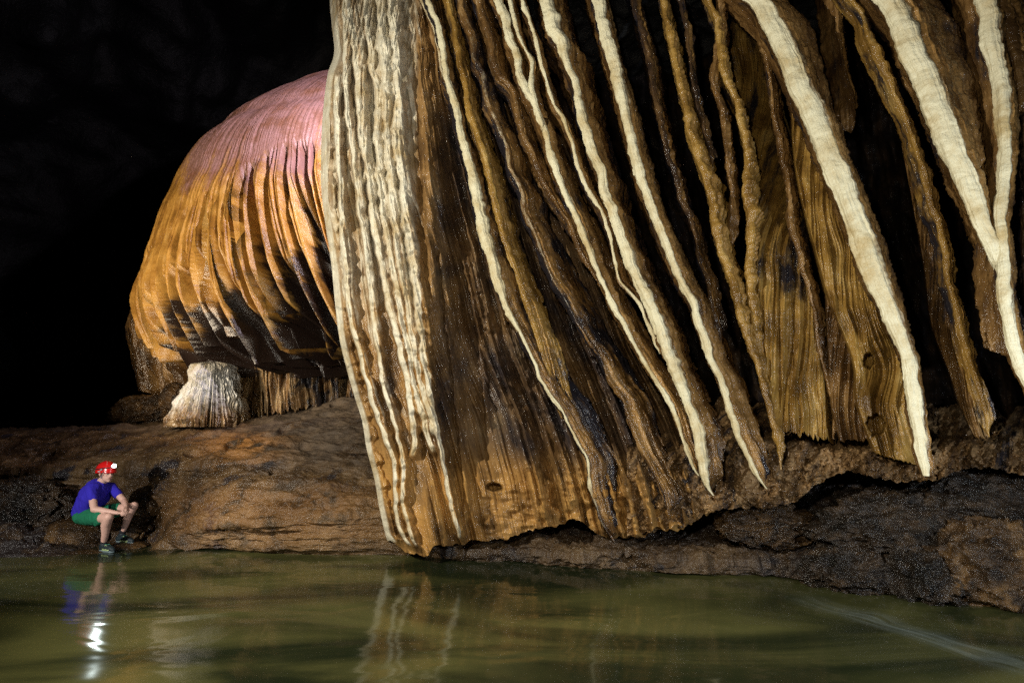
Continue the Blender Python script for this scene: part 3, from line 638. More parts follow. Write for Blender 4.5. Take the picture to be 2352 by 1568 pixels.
fin('stone_drapery', yr(M1, 6.9, 6.8, 8, 8), 'thin brown blade seen behind the back of the huge cream band', br, D=.4, lx=-45, cream=.05, seed=38, group=G)
fin('stone_drapery', yr(N1, 6.3, 5.75, [(0, 9), (70, 12), (110, 26), (170, 22), (300, 14), (450, 20), (700, 14), (1003, 10)], [(0, 3), (400, 8), (800, 10)]), 'solitary thin brown rope in the black gap between the two biggest cream bands', gd, D=.25, lx=-18, cream=.0, seed=39, group=G, knob=.35, jit=4, strie=.5, stain_shade=.1)
fin('stone_drapery', yr(O1, 5.9, 5.0, [(0, 56), (100, 60), (400, 64), (520, 50), (620, 30), (700, 32), (900, 36)], [(0, 110), (200, 80), (350, 50), (430, 14), (500, 4)]), 'forked cream band at the right edge with a dark wet flank', wh, D=.7, lx=.05, cream=1.15, seed=40, group=G, knob=.06, jit=5, bulge=.35)
fin('stone_drapery', yr(P1, 5.75, 5.12, [(0, 48), (200, 42), (350, 36), (545, 32), (831, 16)], [(0, 10), (300, 6), (500, 4)]), 'upright pale arm joining the forked cream band from the right', wh, D=.5, lx=-46, cream=1.1, seed=41, group=G, knob=.12, jit=4, bulge=.4)
fin('stone_drapery', yr([(2286, 0), (2300, 60), (2316, 120), (2330, 200), (2338, 260)], 5.9, 5.8, 26, 40), 'short brown strand in the top right corner beyond the pale arm', br, D=.5, lx=.1, cream=.15, seed=42, group=G)
fin('stone_drapery', yr([(2330, 0), (2338, 200), (2345, 450), (2352, 700), (2385, 900)], 6.2, 5.8, 40, 90), 'dark glistening sheet closing the right edge behind the pale arm', dk, D=.5, lx=-30, cream=0, seed=43, group=G, stain_shade=.1)

# ---- panels between the ropes
Gp = 'ribbed stone sheets behind the blades'
sw = lambda pts: [(y, x) for x, y in pts]
panel('stone_sheet', sw([(1610, -220), (1650, 0), (1690, 250), (1712, 400), (1728, 600), (1744, 750), (1758, 880), (1772, 985)]), sw([(1690, -220), (1740, 0), (1800, 250), (1840, 400), (1862, 600), (1885, 750), (1902, 880), (1914, 1000)]),
      lambda x, y: 7.3-.85*np.clip(y/1000., 0, 1)+.8*sst(620, 200, y)+.10*fbm(x/60., y/200., 0, 2, 5), M['sheet'], 'yellow ribbed sheet with ragged lower edge between golden ropes and dim rope', 'stone sheet', Gp,
      oy=(-220, 985), bottom=[(1760, 982), (1790, 985), (1830, 995), (1870, 1003), (1912, 1016)], nx=260, ny=760, wrapL=.35, wrapR=.3, strie=1.4, seed=5, rag=16, stain_shade=lambda x, y: .32*sst(760, 620, y), flute=9)
def holes(x, y):
    r = -.30*(sst(1.1, .7, np.hypot((x-1995)/13., (y-828)/18.)+.3*fbm(x/8., y/8., 0, 2, 6)))
    return r - .22*sst(1.1, .8, np.hypot((x-2012)/22., (y-975)/24.)+.3*fbm(x/10., y/10., 0, 2, 9))
panel('stone_sheet', sw([(1730, -220), (1770, 0), (1796, 120), (1812, 250), (1818, 353), (1830, 440), (1850, 520), (1872, 600), (1887, 660), (1906, 714), (1935, 778), (1955, 846), (1960, 924), (1974, 968), (1999, 1027), (2010, 1050)]), sw([(1760, -220), (1810, 0), (1850, 120), (1890, 250), (1930, 400), (1975, 500), (2010, 600), (2040, 700), (2075, 800), (2098, 900), (2110, 1000), (2118, 1060)]),
      lambda x, y: 7.1-1.15*np.clip(y/1050., 0, 1)+.10*fbm(x/80., y/160., 0, 2, 8), M['sheet'], 'smooth tan sheet with a small square hole, left of the huge cream band', 'stone sheet', Gp,
      oy=(-220, 1060), bottom=[(1990, 1015), (2020, 1040), (2060, 1055), (2120, 1070)], nx=300, ny=620, wrapL=.6, strie=.8, seed=6, rag=5, stain_shade=lambda x, y: .42*sst(560, 380, y), extra=holes)
panel('stone_sheet', sw([(1830, 300), (1872, 520), (1890, 640), (1896, 760), (1900, 850), (1908, 950), (1926, 1010)]), sw([(1850, 300), (1920, 520), (1960, 640), (1975, 760), (1990, 850), (2000, 950), (2000, 1030)]),
      lambda x, y: 7.3-1.0*np.clip(y/1050., 0, 1)+0*x, M['brown'], 'dark brown fold squeezed between the ribbed sheet and the holed tan sheet', 'stone sheet', Gp,
      oy=(300, 1010), nx=120, ny=300, wrapL=.3, wrapR=.3, strie=1.3, seed=8, rag=10)
panel('stone_sheet', sw([(2070, 330), (2120, 620), (2140, 760), (2175, 850), (2205, 940), (2240, 1010)]), sw([(2080, 330), (2178, 620), (2200, 760), (2240, 880), (2268, 960), (2272, 1010)]),
      lambda x, y: 6.9-1.05*np.clip(y/1000., 0, 1)+0*x, M['brown'], 'dim brown fold behind the foot of the solitary thin rope', 'stone sheet', Gp,
      oy=(330, 1005), nx=140, ny=320, wrapL=.3, wrapR=.2, strie=1.2, seed=9, rag=8, stain_shade=lambda x, y: .2*sst(820, 700, y))

# ---- the ledge of flowstone the blades end on
ledge_bot = [(1430, 1236), (1520, 1216), (1580, 1208), (1620, 1180), (1690, 1167), (1760, 1164), (1830, 1150), (1880, 1110), (1955, 1082), (1994, 1092), (2062, 1107), (2110, 1104), (2160, 1098), (2219, 1075), (2272, 1074), (2352, 1090), (2500, 1100)]
panel('flowstone_ledge', [(900, 1440), (1300, 1440)], [(900, 2480), (1300, 2480)],
      lambda x, y: (7.15-1.15*sst(1450, 2400, x))-.25*np.sin(np.clip((y-950)/170., 0, 1)*np.pi*.5)+1.9*np.clip(1-(y-930)/130., 0, 1)**1.6+.18*fbm(x/75., y/50., 0, 4, 15)+.08*ridged(x/30., y/26., 0, 3, 16),
      flowstone('ledge_stone', [(.25, (.03, .018, .010)), (.42, (.12, .07, .03)), (.56, (.27, .165, .075)), (.74, (.42, .28, .14))], patch=.60, su=5, sv=2.5, rough=(.3, .5)),
      'long lumpy tan flowstone ledge under the blades, overhanging the dark rocks', 'flowstone ledge', None,
      oy=(925, 1200), bottom=ledge_bot, nx=900, ny=300, strie=.5, seed=11, rag=9, under=1.4, topn=60, stain_shade=lambda x, y: .22+0*x)

# ---- right shore rocks
def rock_mat(nm, c0, c1, c2):
    m, nt, b = newmat(nm); N = NB(nt); pos = N.pos()
    f = N.noise(pos, 3.2, 8, .68, .5)
    col = N.ramp(f, [(.36, c0), (.52, c1), (.68, c2)]); nt.links.new(col, b.inputs['Base Color'])
    nt.links.new(N.math('MULTIPLY_ADD', N.noise(pos, 5, 3), .4, .08), b.inputs['Roughness'])
    n1 = N.bump(N.noise(pos, 12, 6, .7, .4), .05); n2 = N.bump(N.noise(pos, 55, 4, .7), .012, 1, n1)
    nt.links.new(n2, b.inputs['Normal']); return m
RK = rock_mat('dark_wet_rock', (.007, .006, .005), (.024, .016, .010), (.07, .043, .022))
RK2 = rock_mat('rusty_wet_rock', (.014, .009, .006), (.060, .033, .013), (.17, .095, .034))
def rock(name, ox, oy, Y, rx, ry, rz, label, mat=RK, seed=1, group='dark rocks on the right shore', amp=1., n=260, zc=None, rot=0, c=None):
    u = np.linspace(0, 2*np.pi, n+1)[:-1][None, :]; v = np.linspace(0.001, np.pi-.001, n//2)[:, None]
    x, y, z = np.sin(v)*np.cos(u), np.sin(v)*np.sin(u), np.cos(v)+0*u
    r = 1+amp*(.22*fbm(x*1.6, y*1.6, z*1.6, 3, seed)+.14*ridged(x*2.6, y*2.6, z*2.6, 4, seed+1)+.05*ridged(x*8, y*8, z*8, 4, seed+2))
    c = P(ox, oy, Y) if c is None else np.array(c)
    cr_, sr_ = math.cos(rot), math.sin(rot)
    X, Yy = x*r*rx, y*r*ry
    V = np.stack([c[0]+X*cr_-Yy*sr_, c[1]+X*sr_+Yy*cr_, c[2]+z*r*rz], -1)
    o = sheet(name, V, mat, wrap=True)
    setp(o, label, 'rock', group); return o
rock('rock', 1955, 1312, 6.35, .42, .35, .20, 'low dark crumbly rock at the waterline, leftmost of the right shore rocks', seed=3, amp=1.3)
rock('rock', 2120, 1330, 6.0, .30, .35, .24, 'dark layered rock at the waterline beside the low crumbly one', seed=5, amp=1.2)
rock('rock', 2290, 1310, 5.95, .62, .5, .42, 'big rusty brown rock at the waterline by the right edge', RK2, seed=7)
rock('rock', 2060, 1215, 6.7, .75, .6, .36, 'dark boulder under the foot of the huge cream band', seed=9)
rock('rock', 2300, 1160, 6.6, .95, .6, .42, 'flat black slab under the ledge at the right edge', seed=12, amp=.8)
rock('rock', 1760, 1205, 7.3, .55, .4, .22, 'low brown boulder in the shade under the middle of the ledge', RK2, seed=14)

# =================================================================== the dome behind, the lower tier, the pale stalagmite
def revolve(name, Lpts, oxc, Yc, label, cat, mat, squash=.65, th=(-125, 115), nth=900, nt=900, bottom=None, group=None, skirt=None, shear=.9, seed=1, gapA=.9, fine=.035, cmix=None, stain_shade=None, capz=.25, rag=.25, N1_=5.0, ripple=.02, inner=.55, phase=0., lump=0., zfix=0.):
    """bell of flowstone: left outline traced, swept round a vertical axis; below the skirt line it splits into hanging folds"""
    Lp = np.asarray(Lpts, float)
    oy0, oy1 = Lp[0, 1], Lp[-1, 1]
    t = np.linspace(0, 1, nt)[:, None]; T = np.linspace(rad(th[0]), rad(th[1]), nth)[None, :]
    xc = float(P(oxc, 0*oxc+(oy0+oy1)/2, Yc)[0])
    # map theta to an approximate apparent position for the traced skirt/bottom lines
    oyb = np.full_like(T, oy1) if bottom is None else curve(np.array([(rad(a), b) for a, b in bottom]), T)
    shv = shear*0
    main = np.minimum(t/.93, 1)
    rg = rag*(ridged(T*N1_*2.2+seed, .5, seed, 3, seed+3)+1.2*ridged(T*N1_*6+seed, .5, seed, 2, seed+33)-.8)*45
    OY = oy0+(oyb+rg*sst(.5, 1, main)-oy0)*main
    pl = P(curve(np.c_[Lp[:, 1], Lp[:, 0]], np.clip(OY, oy0, oy1+30)), OY, Yc)
    tb = pl[..., 0]/Yc
    R = np.maximum((xc-pl[..., 0])/np.sqrt(1+(squash*tb)**2), .02); z = pl[..., 2]
    sk = np.full_like(T, oy1) if skirt is None else curve(np.array([(rad(a), b) for a, b in skirt]), T)
    dn = np.clip((OY-sk)/260., 0, 1.6)
    Ts = T+0*dn; Tp = T+shear*.10*dn**1.4           # the folds sweep sideways as they hang
    g1 = fbm(Ts*N1_*7.5+seed, dn*.30+phase, seed, 2, seed)
    g2 = fbm(Ts*N1_*17+seed, dn*.4, seed, 2, seed+7)
    end = sst(.55, 1., main); g1 = g1+.16*end*sst(.2, .6, dn); g2 = g2+.10*end
    gap = sst(-.04, .12, g1)*.8+sst(.02, .20, g2)*.4
    h = -gapA*gap*sst(.0, .35, dn)*(1+.5*end)
    wav = .26*fbm(T*2.6, z*.22, seed, 2, seed+5)*R*.12
    h += wav
    if lump: h += lump*(fbm(T*1.6+seed, z*3.5, seed, 4, seed+21)+.6*fbm(np.cos(T)*2+seed, z*6+np.sin(T)*2, seed, 3, seed+22))
    h += .10*gapA*ridged(Ts*26+seed, z*.12, seed, 2, seed+8)*sst(0, .4, dn)
    h += fine*ridged(Ts*46+seed+.6*fbm(Ts*4, z*.5, 0, 2, 3), z*.22, seed, 3, seed+9)
    h += ripple*fbm(T*60, z*13, seed, 3, seed+11)+ripple*1.6*fbm(T*14, z*3.5, seed, 3, seed+13)
    und = np.clip((t-.93)/.07, 0, 1)
    Rr = np.maximum((R+h)*(1-(1-inner)*und), .01)
    z = z-zfix*sst(560, 170, OY)
    if capz:
        Rr = Rr*sst(-.001, .05, main)**.5
    z = z+capz*(1-sst(0, .06, main)) + .35*und*(R > 1)
    V = np.stack([xc+Rr*np.sin(Tp), Yc-squash*Rr*np.cos(Tp), z], -1)
    if shear:                                       # actual sideways sweep
        V[..., 0] += shear*.45*dn**1.5*sst(0, .2, dn)
    cm = np.zeros_like(OY) if cmix is None else cmix(T, OY, dn)
    stn_shade = np.zeros_like(OY) if stain_shade is None else stain_shade(T, OY, dn, gap)
    o = sheet(name, V, mat, np.stack([Ts*R.max()*1.0+seed, -z+0*T, 0*z*T], -1), np.stack([cm, stn_shade, 0*cm], -1))
    label and setp(o, label, cat, group); return o
domeL = [(756, 158), (735, 165), (712, 174), (680, 186), (650, 205), (600, 235), (560, 262), (525, 290), (497, 325), (470, 347), (440, 382), (413, 430), (394, 480), (374, 520), (358, 568), (340, 620), (324, 668), (315, 700), (310, 735), (312, 770), (318, 800), (330, 850)]
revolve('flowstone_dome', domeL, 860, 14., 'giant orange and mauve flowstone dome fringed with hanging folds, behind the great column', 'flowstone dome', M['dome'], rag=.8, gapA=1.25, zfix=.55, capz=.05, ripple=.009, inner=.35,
        bottom=[(-130, 735), (-90, 745), (-60, 790), (-45, 815), (-30, 800), (-15, 830), (0, 840), (20, 830), (60, 820), (120, 780)],
        skirt=[(-130, 690), (-90, 680), (-65, 625), (-50, 590), (-35, 535), (-22, 480), (-10, 440), (0, 470), (20, 520), (60, 560), (120, 600)],
        cmix=lambda T, OY, dn: (.95*sst(640, 380, OY)*sst(rad(-110), rad(-35), T)+.25*sst(480, 300, OY)+.30*sst(700, 420, OY)*sst(rad(-45), rad(-25), T))*(.85+.7*fbm(T*11, 0, 0, 3, 5)),
        stain_shade=lambda T, OY, dn, gap: np.clip(1.15*gap*sst(.02, .22, dn)+.20*sst(.45, 1., dn+.5*fbm(T*26, 3, 0, 2, 18))+.30*sst(.28, .62, dn+.2*fbm(T*9, 2, 0, 2, 8))*sst(rad(-28), rad(-46), T)+.30*sst(.7, 1.1, dn+.3*fbm(T*8, 1, 0, 2, 6)), 0, 1), seed=4, nth=1700, nt=1000, th=(-118, 50))  # gap term paints shade between the folds; the rest is browner stone
tierL = [(345, 640), (318, 690), (302, 730), (292, 765), (298, 800), (304, 850), (308, 900)]
revolve('flowstone_tier', tierL, 640, 15.2, 'dark brown pleated flowstone tier under the left side of the dome', 'flowstone tier', M['tier'], th=(-120, 60), capz=0,
        bottom=[(-130, 840), (-90, 850), (-60, 870), (-40, 890), (0, 900), (60, 900)], skirt=[(-130, 700), (60, 700)], seed=9, shear=.5, gapA=.7, nth=900, nt=420, rag=.5)
stL = [(466, 832), (450, 836), (441, 848), (434, 872), (424, 898), (410, 920), (396, 945), (384, 980)]
revolve('stalagmite', stL, 486, 11.6, 'squat pale grey stalagmite mound with dribbled sides under the dome', 'stalagmite', M['stal'], squash=.9, th=(-180, 180), capz=.02, shear=0,
        skirt=[(-180, 850), (180, 850)], seed=13, gapA=.16, fine=.03, rag=.0, nth=800, nt=500, inner=1., N1_=2.6, ripple=.010,
        cmix=lambda T, OY, dn: .75*sst(985, 870, OY)+.25+0*T, lump=.09, stain_shade=lambda T, OY, dn, gap: .22*gap)
# low curtain of brown stone right of the stalagmite
panel('stone_curtain', sw([(505, 770), (520, 850), (525, 950), (530, 980)]), sw([(830, 770), (835, 850), (835, 950), (835, 980)]),
      lambda x, y: 12.3+.25*np.sin(x/38.)+.3*fbm(x/50., y/200., 0, 3, 25)-.5*sst(880, 960, y)*0, M['tier'] if False else flowstone('curtain_stone', TAN, cream=(.62, .55, .42), patch=.60, su=9, rough=(.3, .5)),
      'brown fringed curtain of short stalactites right of the pale stump', 'stone curtain', None, oy=(770, 960),
      bottom=[(500, 962), (560, 958), (640, 948), (700, 938), (760, 925), (840, 908)], nx=640, ny=340, wrapL=.6, wrapR=.5, strie=2.6, seed=17, rag=16, cream=.12,
      gap=.5, flute=5, stain_shade=lambda x, y: .15+.25*sst(640, 760, x))
rock('rock', 402, 925, 13.2, .32, .3, .42, 'smooth reddish brown boulder wedged left of the pale stump', RK2, seed=21, group='rocks at the foot of the dome', amp=.4)
rock('rock', 340, 950, 13.4, .7, .5, .38, 'low grey brown rock pile left of the pale stump', RK2, seed=23, group='rocks at the foot of the dome', amp=.8)

# =================================================================== the seated caver
YP = float(zeroY(1268))
def PT(tx, ty, dy=0.):
    return Vector(P((210+tx/5.226)*.7656, (1370+ty/5.226)*.7656, YP+dy))
def plain(name, col, rough=.6, spec=.4, var=.25, scale=30, bump=.002, emit=0., sheen=0.):
    m, nt, b = newmat(name); N = NB(nt); pos = N.pos()
    f = N.noise(pos, scale, 4, .6)
    nt.links.new(N.mixc(f, tuple(c*(1-var) for c in col), tuple(min(1, c*(1+var)) for c in col)), b.inputs['Base Color'])
    b.inputs['Roughness'].default_value = rough; b.inputs['Specular IOR Level'].default_value = spec
    nt.links.new(N.bump(f, bump), b.inputs['Normal'])
    if emit: b.inputs['Emission Color'].default_value = (*col, 1); b.inputs['Emission Strength'].default_value = emit
    return m
class Blob:
    """union of tapered capsules and ellipsoids, fused into one continuous skin by a voxel remesh"""
    def __init__(s): s.v = []; s.f = []; s.n = 0
    def add(s, V, F): s.v.append(V); s.f += [[i+s.n for i in q] for q in F]; s.n += len(V)
    def grid(s, V):
        n, m = V.shape[:2]; F = []
        for i in range(n-1):
            for j in range(m):
                F.append([i*m+j, i*m+(j+1) % m, (i+1)*m+(j+1) % m, (i+1)*m+j])
        Vv = V.reshape(-1, 3); F.append(list(range(m))[::-1]); F.append([(n-1)*m+j for j in range(m)])
        s.add(Vv, F)
    def cap(s, a, ra, b, rb, m=20):
        a, b = Vector(a), Vector(b); d = b-a; L = max(d.length, 1e-5); d = d/L
        e = Vector((0, 0, 1)) if abs(d.z) < .9 else Vector((1, 0, 0)); x = d.cross(e).normalized(); y = d.cross(x)
        rows = []
        for k in range(7):
            t = math.pi/2*(1-k/6.)*.98; rows.append((-ra*math.sin(t), ra*math.cos(t)))
        for k in range(7):
            t = math.pi/2*(k/6.)*.98; rows.append((L+rb*math.sin(t), rb*math.cos(t)))
        A, D, X, Y = map(np.array, (a, d, x, y)); an = np.linspace(0, 2*np.pi, m, endpoint=False)
        s.grid(np.stack([A+D*h+r*(np.cos(an)[:, None]*X+np.sin(an)[:, None]*Y) for h, r in rows])); return s
    def chain(s, pts):
        for (a, ra), (b, rb) in zip(pts, pts[1:]): s.cap(a, ra, b, rb)
        return s
    def ell(s, c, r, ax=None):
        ax = ax or (Vector((1, 0, 0)), Vector((0, 1, 0)), Vector((0, 0, 1)))
        u = np.linspace(0, 2*np.pi, 32, endpoint=False)[None, :]; v = np.linspace(.02, np.pi-.02, 24)[:, None]
        x, y, z = np.sin(v)*np.cos(u)*r[0], np.sin(v)*np.sin(u)*r[1], (np.cos(v)+0*u)*r[2]
        A = [np.array(a) for a in ax]
        s.grid(np.array(c)+x[..., None]*A[0]+y[..., None]*A[1]+z[..., None]*A[2]); return s
    def build(s, name, mat, parent=None, voxel=.006, sm=3, disp=None, remesh=True):
        me = bpy.data.meshes.new(name); me.from_pydata([tuple(map(float, p)) for p in np.concatenate(s.v)], [], s.f); me.update()
        o = bpy.data.objects.new(name, me); C.objects.link(o)
        if remesh:
            md = o.modifiers.new('r', 'REMESH'); md.mode = 'VOXEL'; md.voxel_size = voxel
            if sm: q = o.modifiers.new('s', 'SMOOTH'); q.iterations = sm; q.factor = .5
            dg = bpy.context.evaluated_depsgraph_get(); me2 = bpy.data.meshes.new_from_object(o.evaluated_get(dg))
            o.modifiers.clear(); o.data = me2; me2.name = name; bpy.data.meshes.remove(me); me = me2
        if disp:
            n = len(me.vertices); co = np.empty(n*3, np.float32); me.vertices.foreach_get('co', co); co = co.reshape(-1, 3)
            no = np.empty(n*3, np.float32); me.vertices.foreach_get('normal', no); no = no.reshape(-1, 3)
            co = co+disp(co)[:, None]*no; me.vertices.foreach_set('co', co.astype(np.float32).ravel()); me.update()
        me.polygons.foreach_set('use_smooth', np.ones(len(me.polygons), bool)); me.materials.clear(); me.materials.append(mat)
        if parent: o.parent = parent
        return o
skin = plain('skin', (.68, .42, .34), .5, .4, .10, 60)
shirtm = plain('blue_violet_cotton', (.036, .026, .46), .85, .2, .2, 90, .004)
shortm = plain('green_cotton', (.016, .17, .085), .85, .2, .2, 90, .004)
person = bpy.data.objects.new('person', None); C.objects.link(person)
setp(person, 'person in red helmet, blue T-shirt and green shorts, sitting hunched at the water', 'person')
F_ = Vector((.90, -.43, 0)).normalized(); Sd = Vector((.43, .90, 0)).normalized(); Up = Vector((0, 0, 1))
pel = PT(275, 905, .34); hipN, hipF = PT(290, 935, .20), PT(370, 905, .46)
kneeN, kneeF = PT(600, 955, -.09), PT(985, 780, .36)
ankN, ankF = PT(530, 1330, .05), PT(822, 1170, .40)
shN, shF = PT(335, 480, .13), PT(640, 470, .42)
elN, elF = PT(378, 820, -.01), PT(848, 690, .38)
wrN, wrF = PT(742, 880, .03), PT(878, 775, .18)
nk = PT(490, 400, .27); hd = PT(572, 262, .25)
B = Blob()
B.chain([(hipN, .090), (kneeN.lerp(hipN, .5), .078), (kneeN, .060)]).chain([(kneeN, .060), (kneeN.lerp(ankN, .30)+Vector((-.02, .01, 0)), .060), (kneeN.lerp(ankN, .7), .044), (ankN, .036)])
B.chain([(hipF, .090), (kneeF.lerp(hipF, .5), .078), (kneeF, .060)]).chain([(kneeF, .060), (kneeF.lerp(ankF, .30)+Vector((-.02, .01, 0)), .059), (kneeF.lerp(ankF, .7), .043), (ankF, .036)])
B.ell(kneeN+Vector((.012, -.01, .012)), (.052, .055, .055)); B.ell(kneeF+Vector((.015, 0, .012)), (.052, .055, .055))
B.chain([(shN, .055), (elN, .043), (elN.lerp(wrN, .35), .042), (wrN, .027)]).chain([(shF, .055), (elF, .042), (elF.lerp(wrF, .35), .040), (wrF, .027)])
B.chain([(PT(300, 800, .33), .12), (PT(400, 520, .28), .13), (nk, .062), (PT(545, 330, .26), .056)])
# head: skull, jaw, chin, brow, nose, lips, ear
ax = (F_, Sd, Up)
B.ell(hd+Up*.030-F_*.012, (.098, .076, .105), ax); B.ell(hd-Up*.045+F_*.028, (.066, .058, .070), ax)
B.ell(hd-Up*.094+F_*.062, (.024, .024, .020), ax)
B.ell(hd+Up*.018+F_*.076, (.020, .052, .014), ax)
B.cap(hd+Up*.010+F_*.088, .009, hd-Up*.026+F_*.108, .012); B.ell(hd-Up*.030+F_*.096, (.012, .017, .009), ax)
B.ell(hd-Up*.056+F_*.086, (.012, .024, .010), ax)
for s in (-1, 1): B.ell(hd+Up*.004-F_*.016+Sd*s*.078, (.020, .010, .033), ax); B.ell(hd-Up*.018+F_*.058+Sd*s*.036, (.022, .018, .020), ax)
# clasped hands
def hand(w, k, side, curl):
    d = (k-w).normalized(); n = Vector(curl); acr = d.cross(n).normalized()*side
    B.cap(w, .026, k, .020); 
    for i in (-1.5, -.5, .5, 1.5): B.cap(w.lerp(k, .35)+acr*i*.010, .016, k+acr*i*.019, .012)
    L = (.036, .043, .041, .033)
    for i, l in zip((-1.5, -.5, .5, 1.5), L):
        a = k+acr*i*.0195; b = a+(d*.75+n*.55).normalized()*l; c = b+(d*.05+n*1.0).normalized()*l*.72; e = c+(n*.75-d*.65).normalized()*l*.55
        B.chain([(a, .0098), (b, .0090), (c, .0082), (e, .0074)])
    a = w.lerp(k, .25)+acr*-.030; b = a+(d*.8-acr*.5).normalized()*.036; c = b+(d*.8+n*.6).normalized()*.030
    B.chain([(a, .013), (b, .0105), (c, .009)])
hand(wrN, PT(822, 872, .08), 1, (.25, .45, -.85))
hand(wrF, PT(872, 838, .08), -1, (-.45, -.35, -.80))
body = B.build('body', skin, person, .0055, 3)
# shirt
B = Blob()
B.chain([(PT(235, 850, .36), .150), (PT(285, 745, .33), .155), (PT(355, 600, .29), .165), (PT(420, 510, .28), .150), (nk-Vector((.01, 0, .04)), .09)])
B.chain([(PT(250, 850, .24), .09), (PT(300, 640, .17), .10), (shN+Vector((.01, .03, -.02)), .085)])
B.chain([(PT(330, 840, .46), .09), (PT(480, 640, .42), .11), (PT(560, 500, .40), .10), (shF, .070)])
slN = shN.lerp(elN, .50); slF = shF.lerp(elF, .52)
B.chain([(shN, .068), (slN, .062)]).chain([(shF, .064), (slF, .060)])
B.ell(PT(205, 900, .34), (.11, .14, .10))
shirt = B.build('t_shirt', shirtm, person, .008, 5, disp=lambda c: .010*ridged(c[:, 0]*9+c[:, 2]*5, c[:, 1]*7, c[:, 2]*4, 2, 5)-.006)
# shorts
B = Blob()
B.ell(PT(255, 930, .33), (.15, .17, .105))
tN, tF = hipN.lerp(kneeN, .62), hipF.lerp(kneeF, .60)
B.chain([(hipN+Vector((-.02, .02, 0)), .115), (tN, .095)]).chain([(hipF, .115), (tF, .092)])
B.cap(tN+Vector((0, 0, -.03)), .07, tN+Vector((-.03, 0, -.065)), .05)
B.build('shorts', shortm, person, .008, 4, disp=lambda c: .007*ridged(c[:, 0]*14, c[:, 1]*12, c[:, 2]*8, 2, 7)-.003)
tr = Blob(); tr.cap(PT(235, 925, .155), .012, PT(340, 858, .13), .012); tr.build('pocket_trim', plain('white_trim', (.6, .55, .45), .8), person, remesh=False)
tr = Blob(); tr.cap(PT(250, 940, .155), .011, PT(350, 872, .13), .011); tr.build('pocket_edge', plain('navy_trim', (.02, .02, .06), .8), person, remesh=False)
# hair
B = Blob()
B.ell(hd+Up*.028-F_*.034, (.086, .082, .092), ax)
B.ell(hd-Up*.022-F_*.070, (.036, .055, .040), ax)
B.cap(hd+Up*.02+F_*.03-Sd*.074, .012, hd-Up*.012+F_*.008-Sd*.079, .008); B.cap(hd+Up*.02+F_*.03+Sd*.074, .012, hd-Up*.012+F_*.008+Sd*.079, .008)
B.build('hair', plain('auburn_hair', (.20, .085, .035), .6, .4, .5, 200, .004), person, .005, 1, disp=lambda c: .004*fbm(c[:, 0]*90, c[:, 1]*90, c[:, 2]*40, 2, 9))
for s in (-1, 1):
    B = Blob(); B.ell(hd+Up*.003+F_*.082+Sd*s*.030, (.010, .014, .007), ax); e = B.build('eye', plain('eye', (.10, .08, .07), .2), person, remesh=False)
    B = Blob(); B.cap(hd+Up*.020+F_*.092+Sd*s*.014, .0035, hd+Up*.020+F_*.080+Sd*s*.046, .003); B.build('eyebrow', plain('eyebrow', (.22, .11, .05), .7), person, remesh=False)
B = Blob(); B.cap(hd-Up*.055+F_*.0965+Sd*.014, .0042, hd-Up*.055+F_*.0965-Sd*.016, .0042); B.build('lips', plain('lips', (.42, .17, .14), .5), person, remesh=False)
# helmet
hc = PT(570, 215, .25)
tilt = Matrix.Rotation(rad(-3), 3, Sd)
hx, hz = tilt @ F_, tilt @ Up
u = np.linspace(0, 2*np.pi, 97)[:-1][None, :]; v = np.linspace(.01, 1, 40)[:, None]
ph = v*np.pi*.56
fr_ = .142*np.sin(ph)**.92; sr__ = .116*np.sin(ph)**.92; hh = .135*np.cos(ph)
rid = .005*np.cos(3*(u))*np.sin(ph)**2+.004*sst(.92, 1, v)
xx = (fr_+rid)*np.cos(u); yy_ = (sr__+rid)*np.sin(u)
droop = -.012*np.abs(np.cos(u))**4*sst(.7, 1, v)
Vo = np.array(hc)+xx[..., None]*np.array(hx)+yy_[..., None]*np.array(Sd)+(hh+droop)[..., None]*np.array(hz)
Vi = np.array(hc)+(xx*.93)[..., None]*np.array(hx)+(yy_*.93)[..., None]*np.array(Sd)+((hh+droop)*.95)[..., None]*np.array(hz)
Vh = np.concatenate([Vo, Vi[::-1]], 0)
hel = sheet('helmet', Vh, plain('red_shell', (.62, .012, .012), .22, .6, .05, 20, 0.), wrap=True, parent=person)
def ringpt(a, h, k=1.02):
    p_ = math.acos(max(-1, min(1, h/.135))); s_ = math.sin(p_)**.92
    return hc+hx*(.142*s_*k+.003)*math.cos(a)+Sd*(.116*s_*k+.003)*math.sin(a)+hz*h
B = Blob()
pr = [ringpt(rad(a), .028+.012*math.cos(rad(a))) for a in range(0, 361, 12)]
for a, b in zip(pr, pr[1:]): B.cap(a, .006, b, .006, 8)
B.build('headlamp_band', plain('black_elastic', (.012, .012, .015), .7), hel, remesh=False)
B = Blob()
for a0 in (-50, -30): 
    pr = [hc+hx*.147*math.cos(rad(t))*math.cos(rad(a0))*.9+Sd*.121*math.cos(rad(t))*math.sin(rad(a0))+hz*.139*math.sin(rad(t)) for t in range(14, 80, 8)]
for a, b in zip(pr, pr[1:]): B.cap(a, .004, b, .004, 8)
B.build('shell_ridge', plain('ridge_highlight', (.70, .22, .20), .3), hel, remesh=False)  # highlight along the helmet ridge, painted as a paler colour
cm_ = plain('grey_clip', (.45, .45, .48), .4)
for c_, r_ in ((ringpt(rad(-62), .018), (.016, .010, .010)), (ringpt(rad(-150), .020), (.010, .008, .012)), (ringpt(rad(-75), -.006), (.020, .008, .009))):
    B = Blob(); B.ell(c_, r_); B.build('clip', cm_, hel, remesh=False)
B = Blob(); ear = hd-Sd*.080-F_*.005
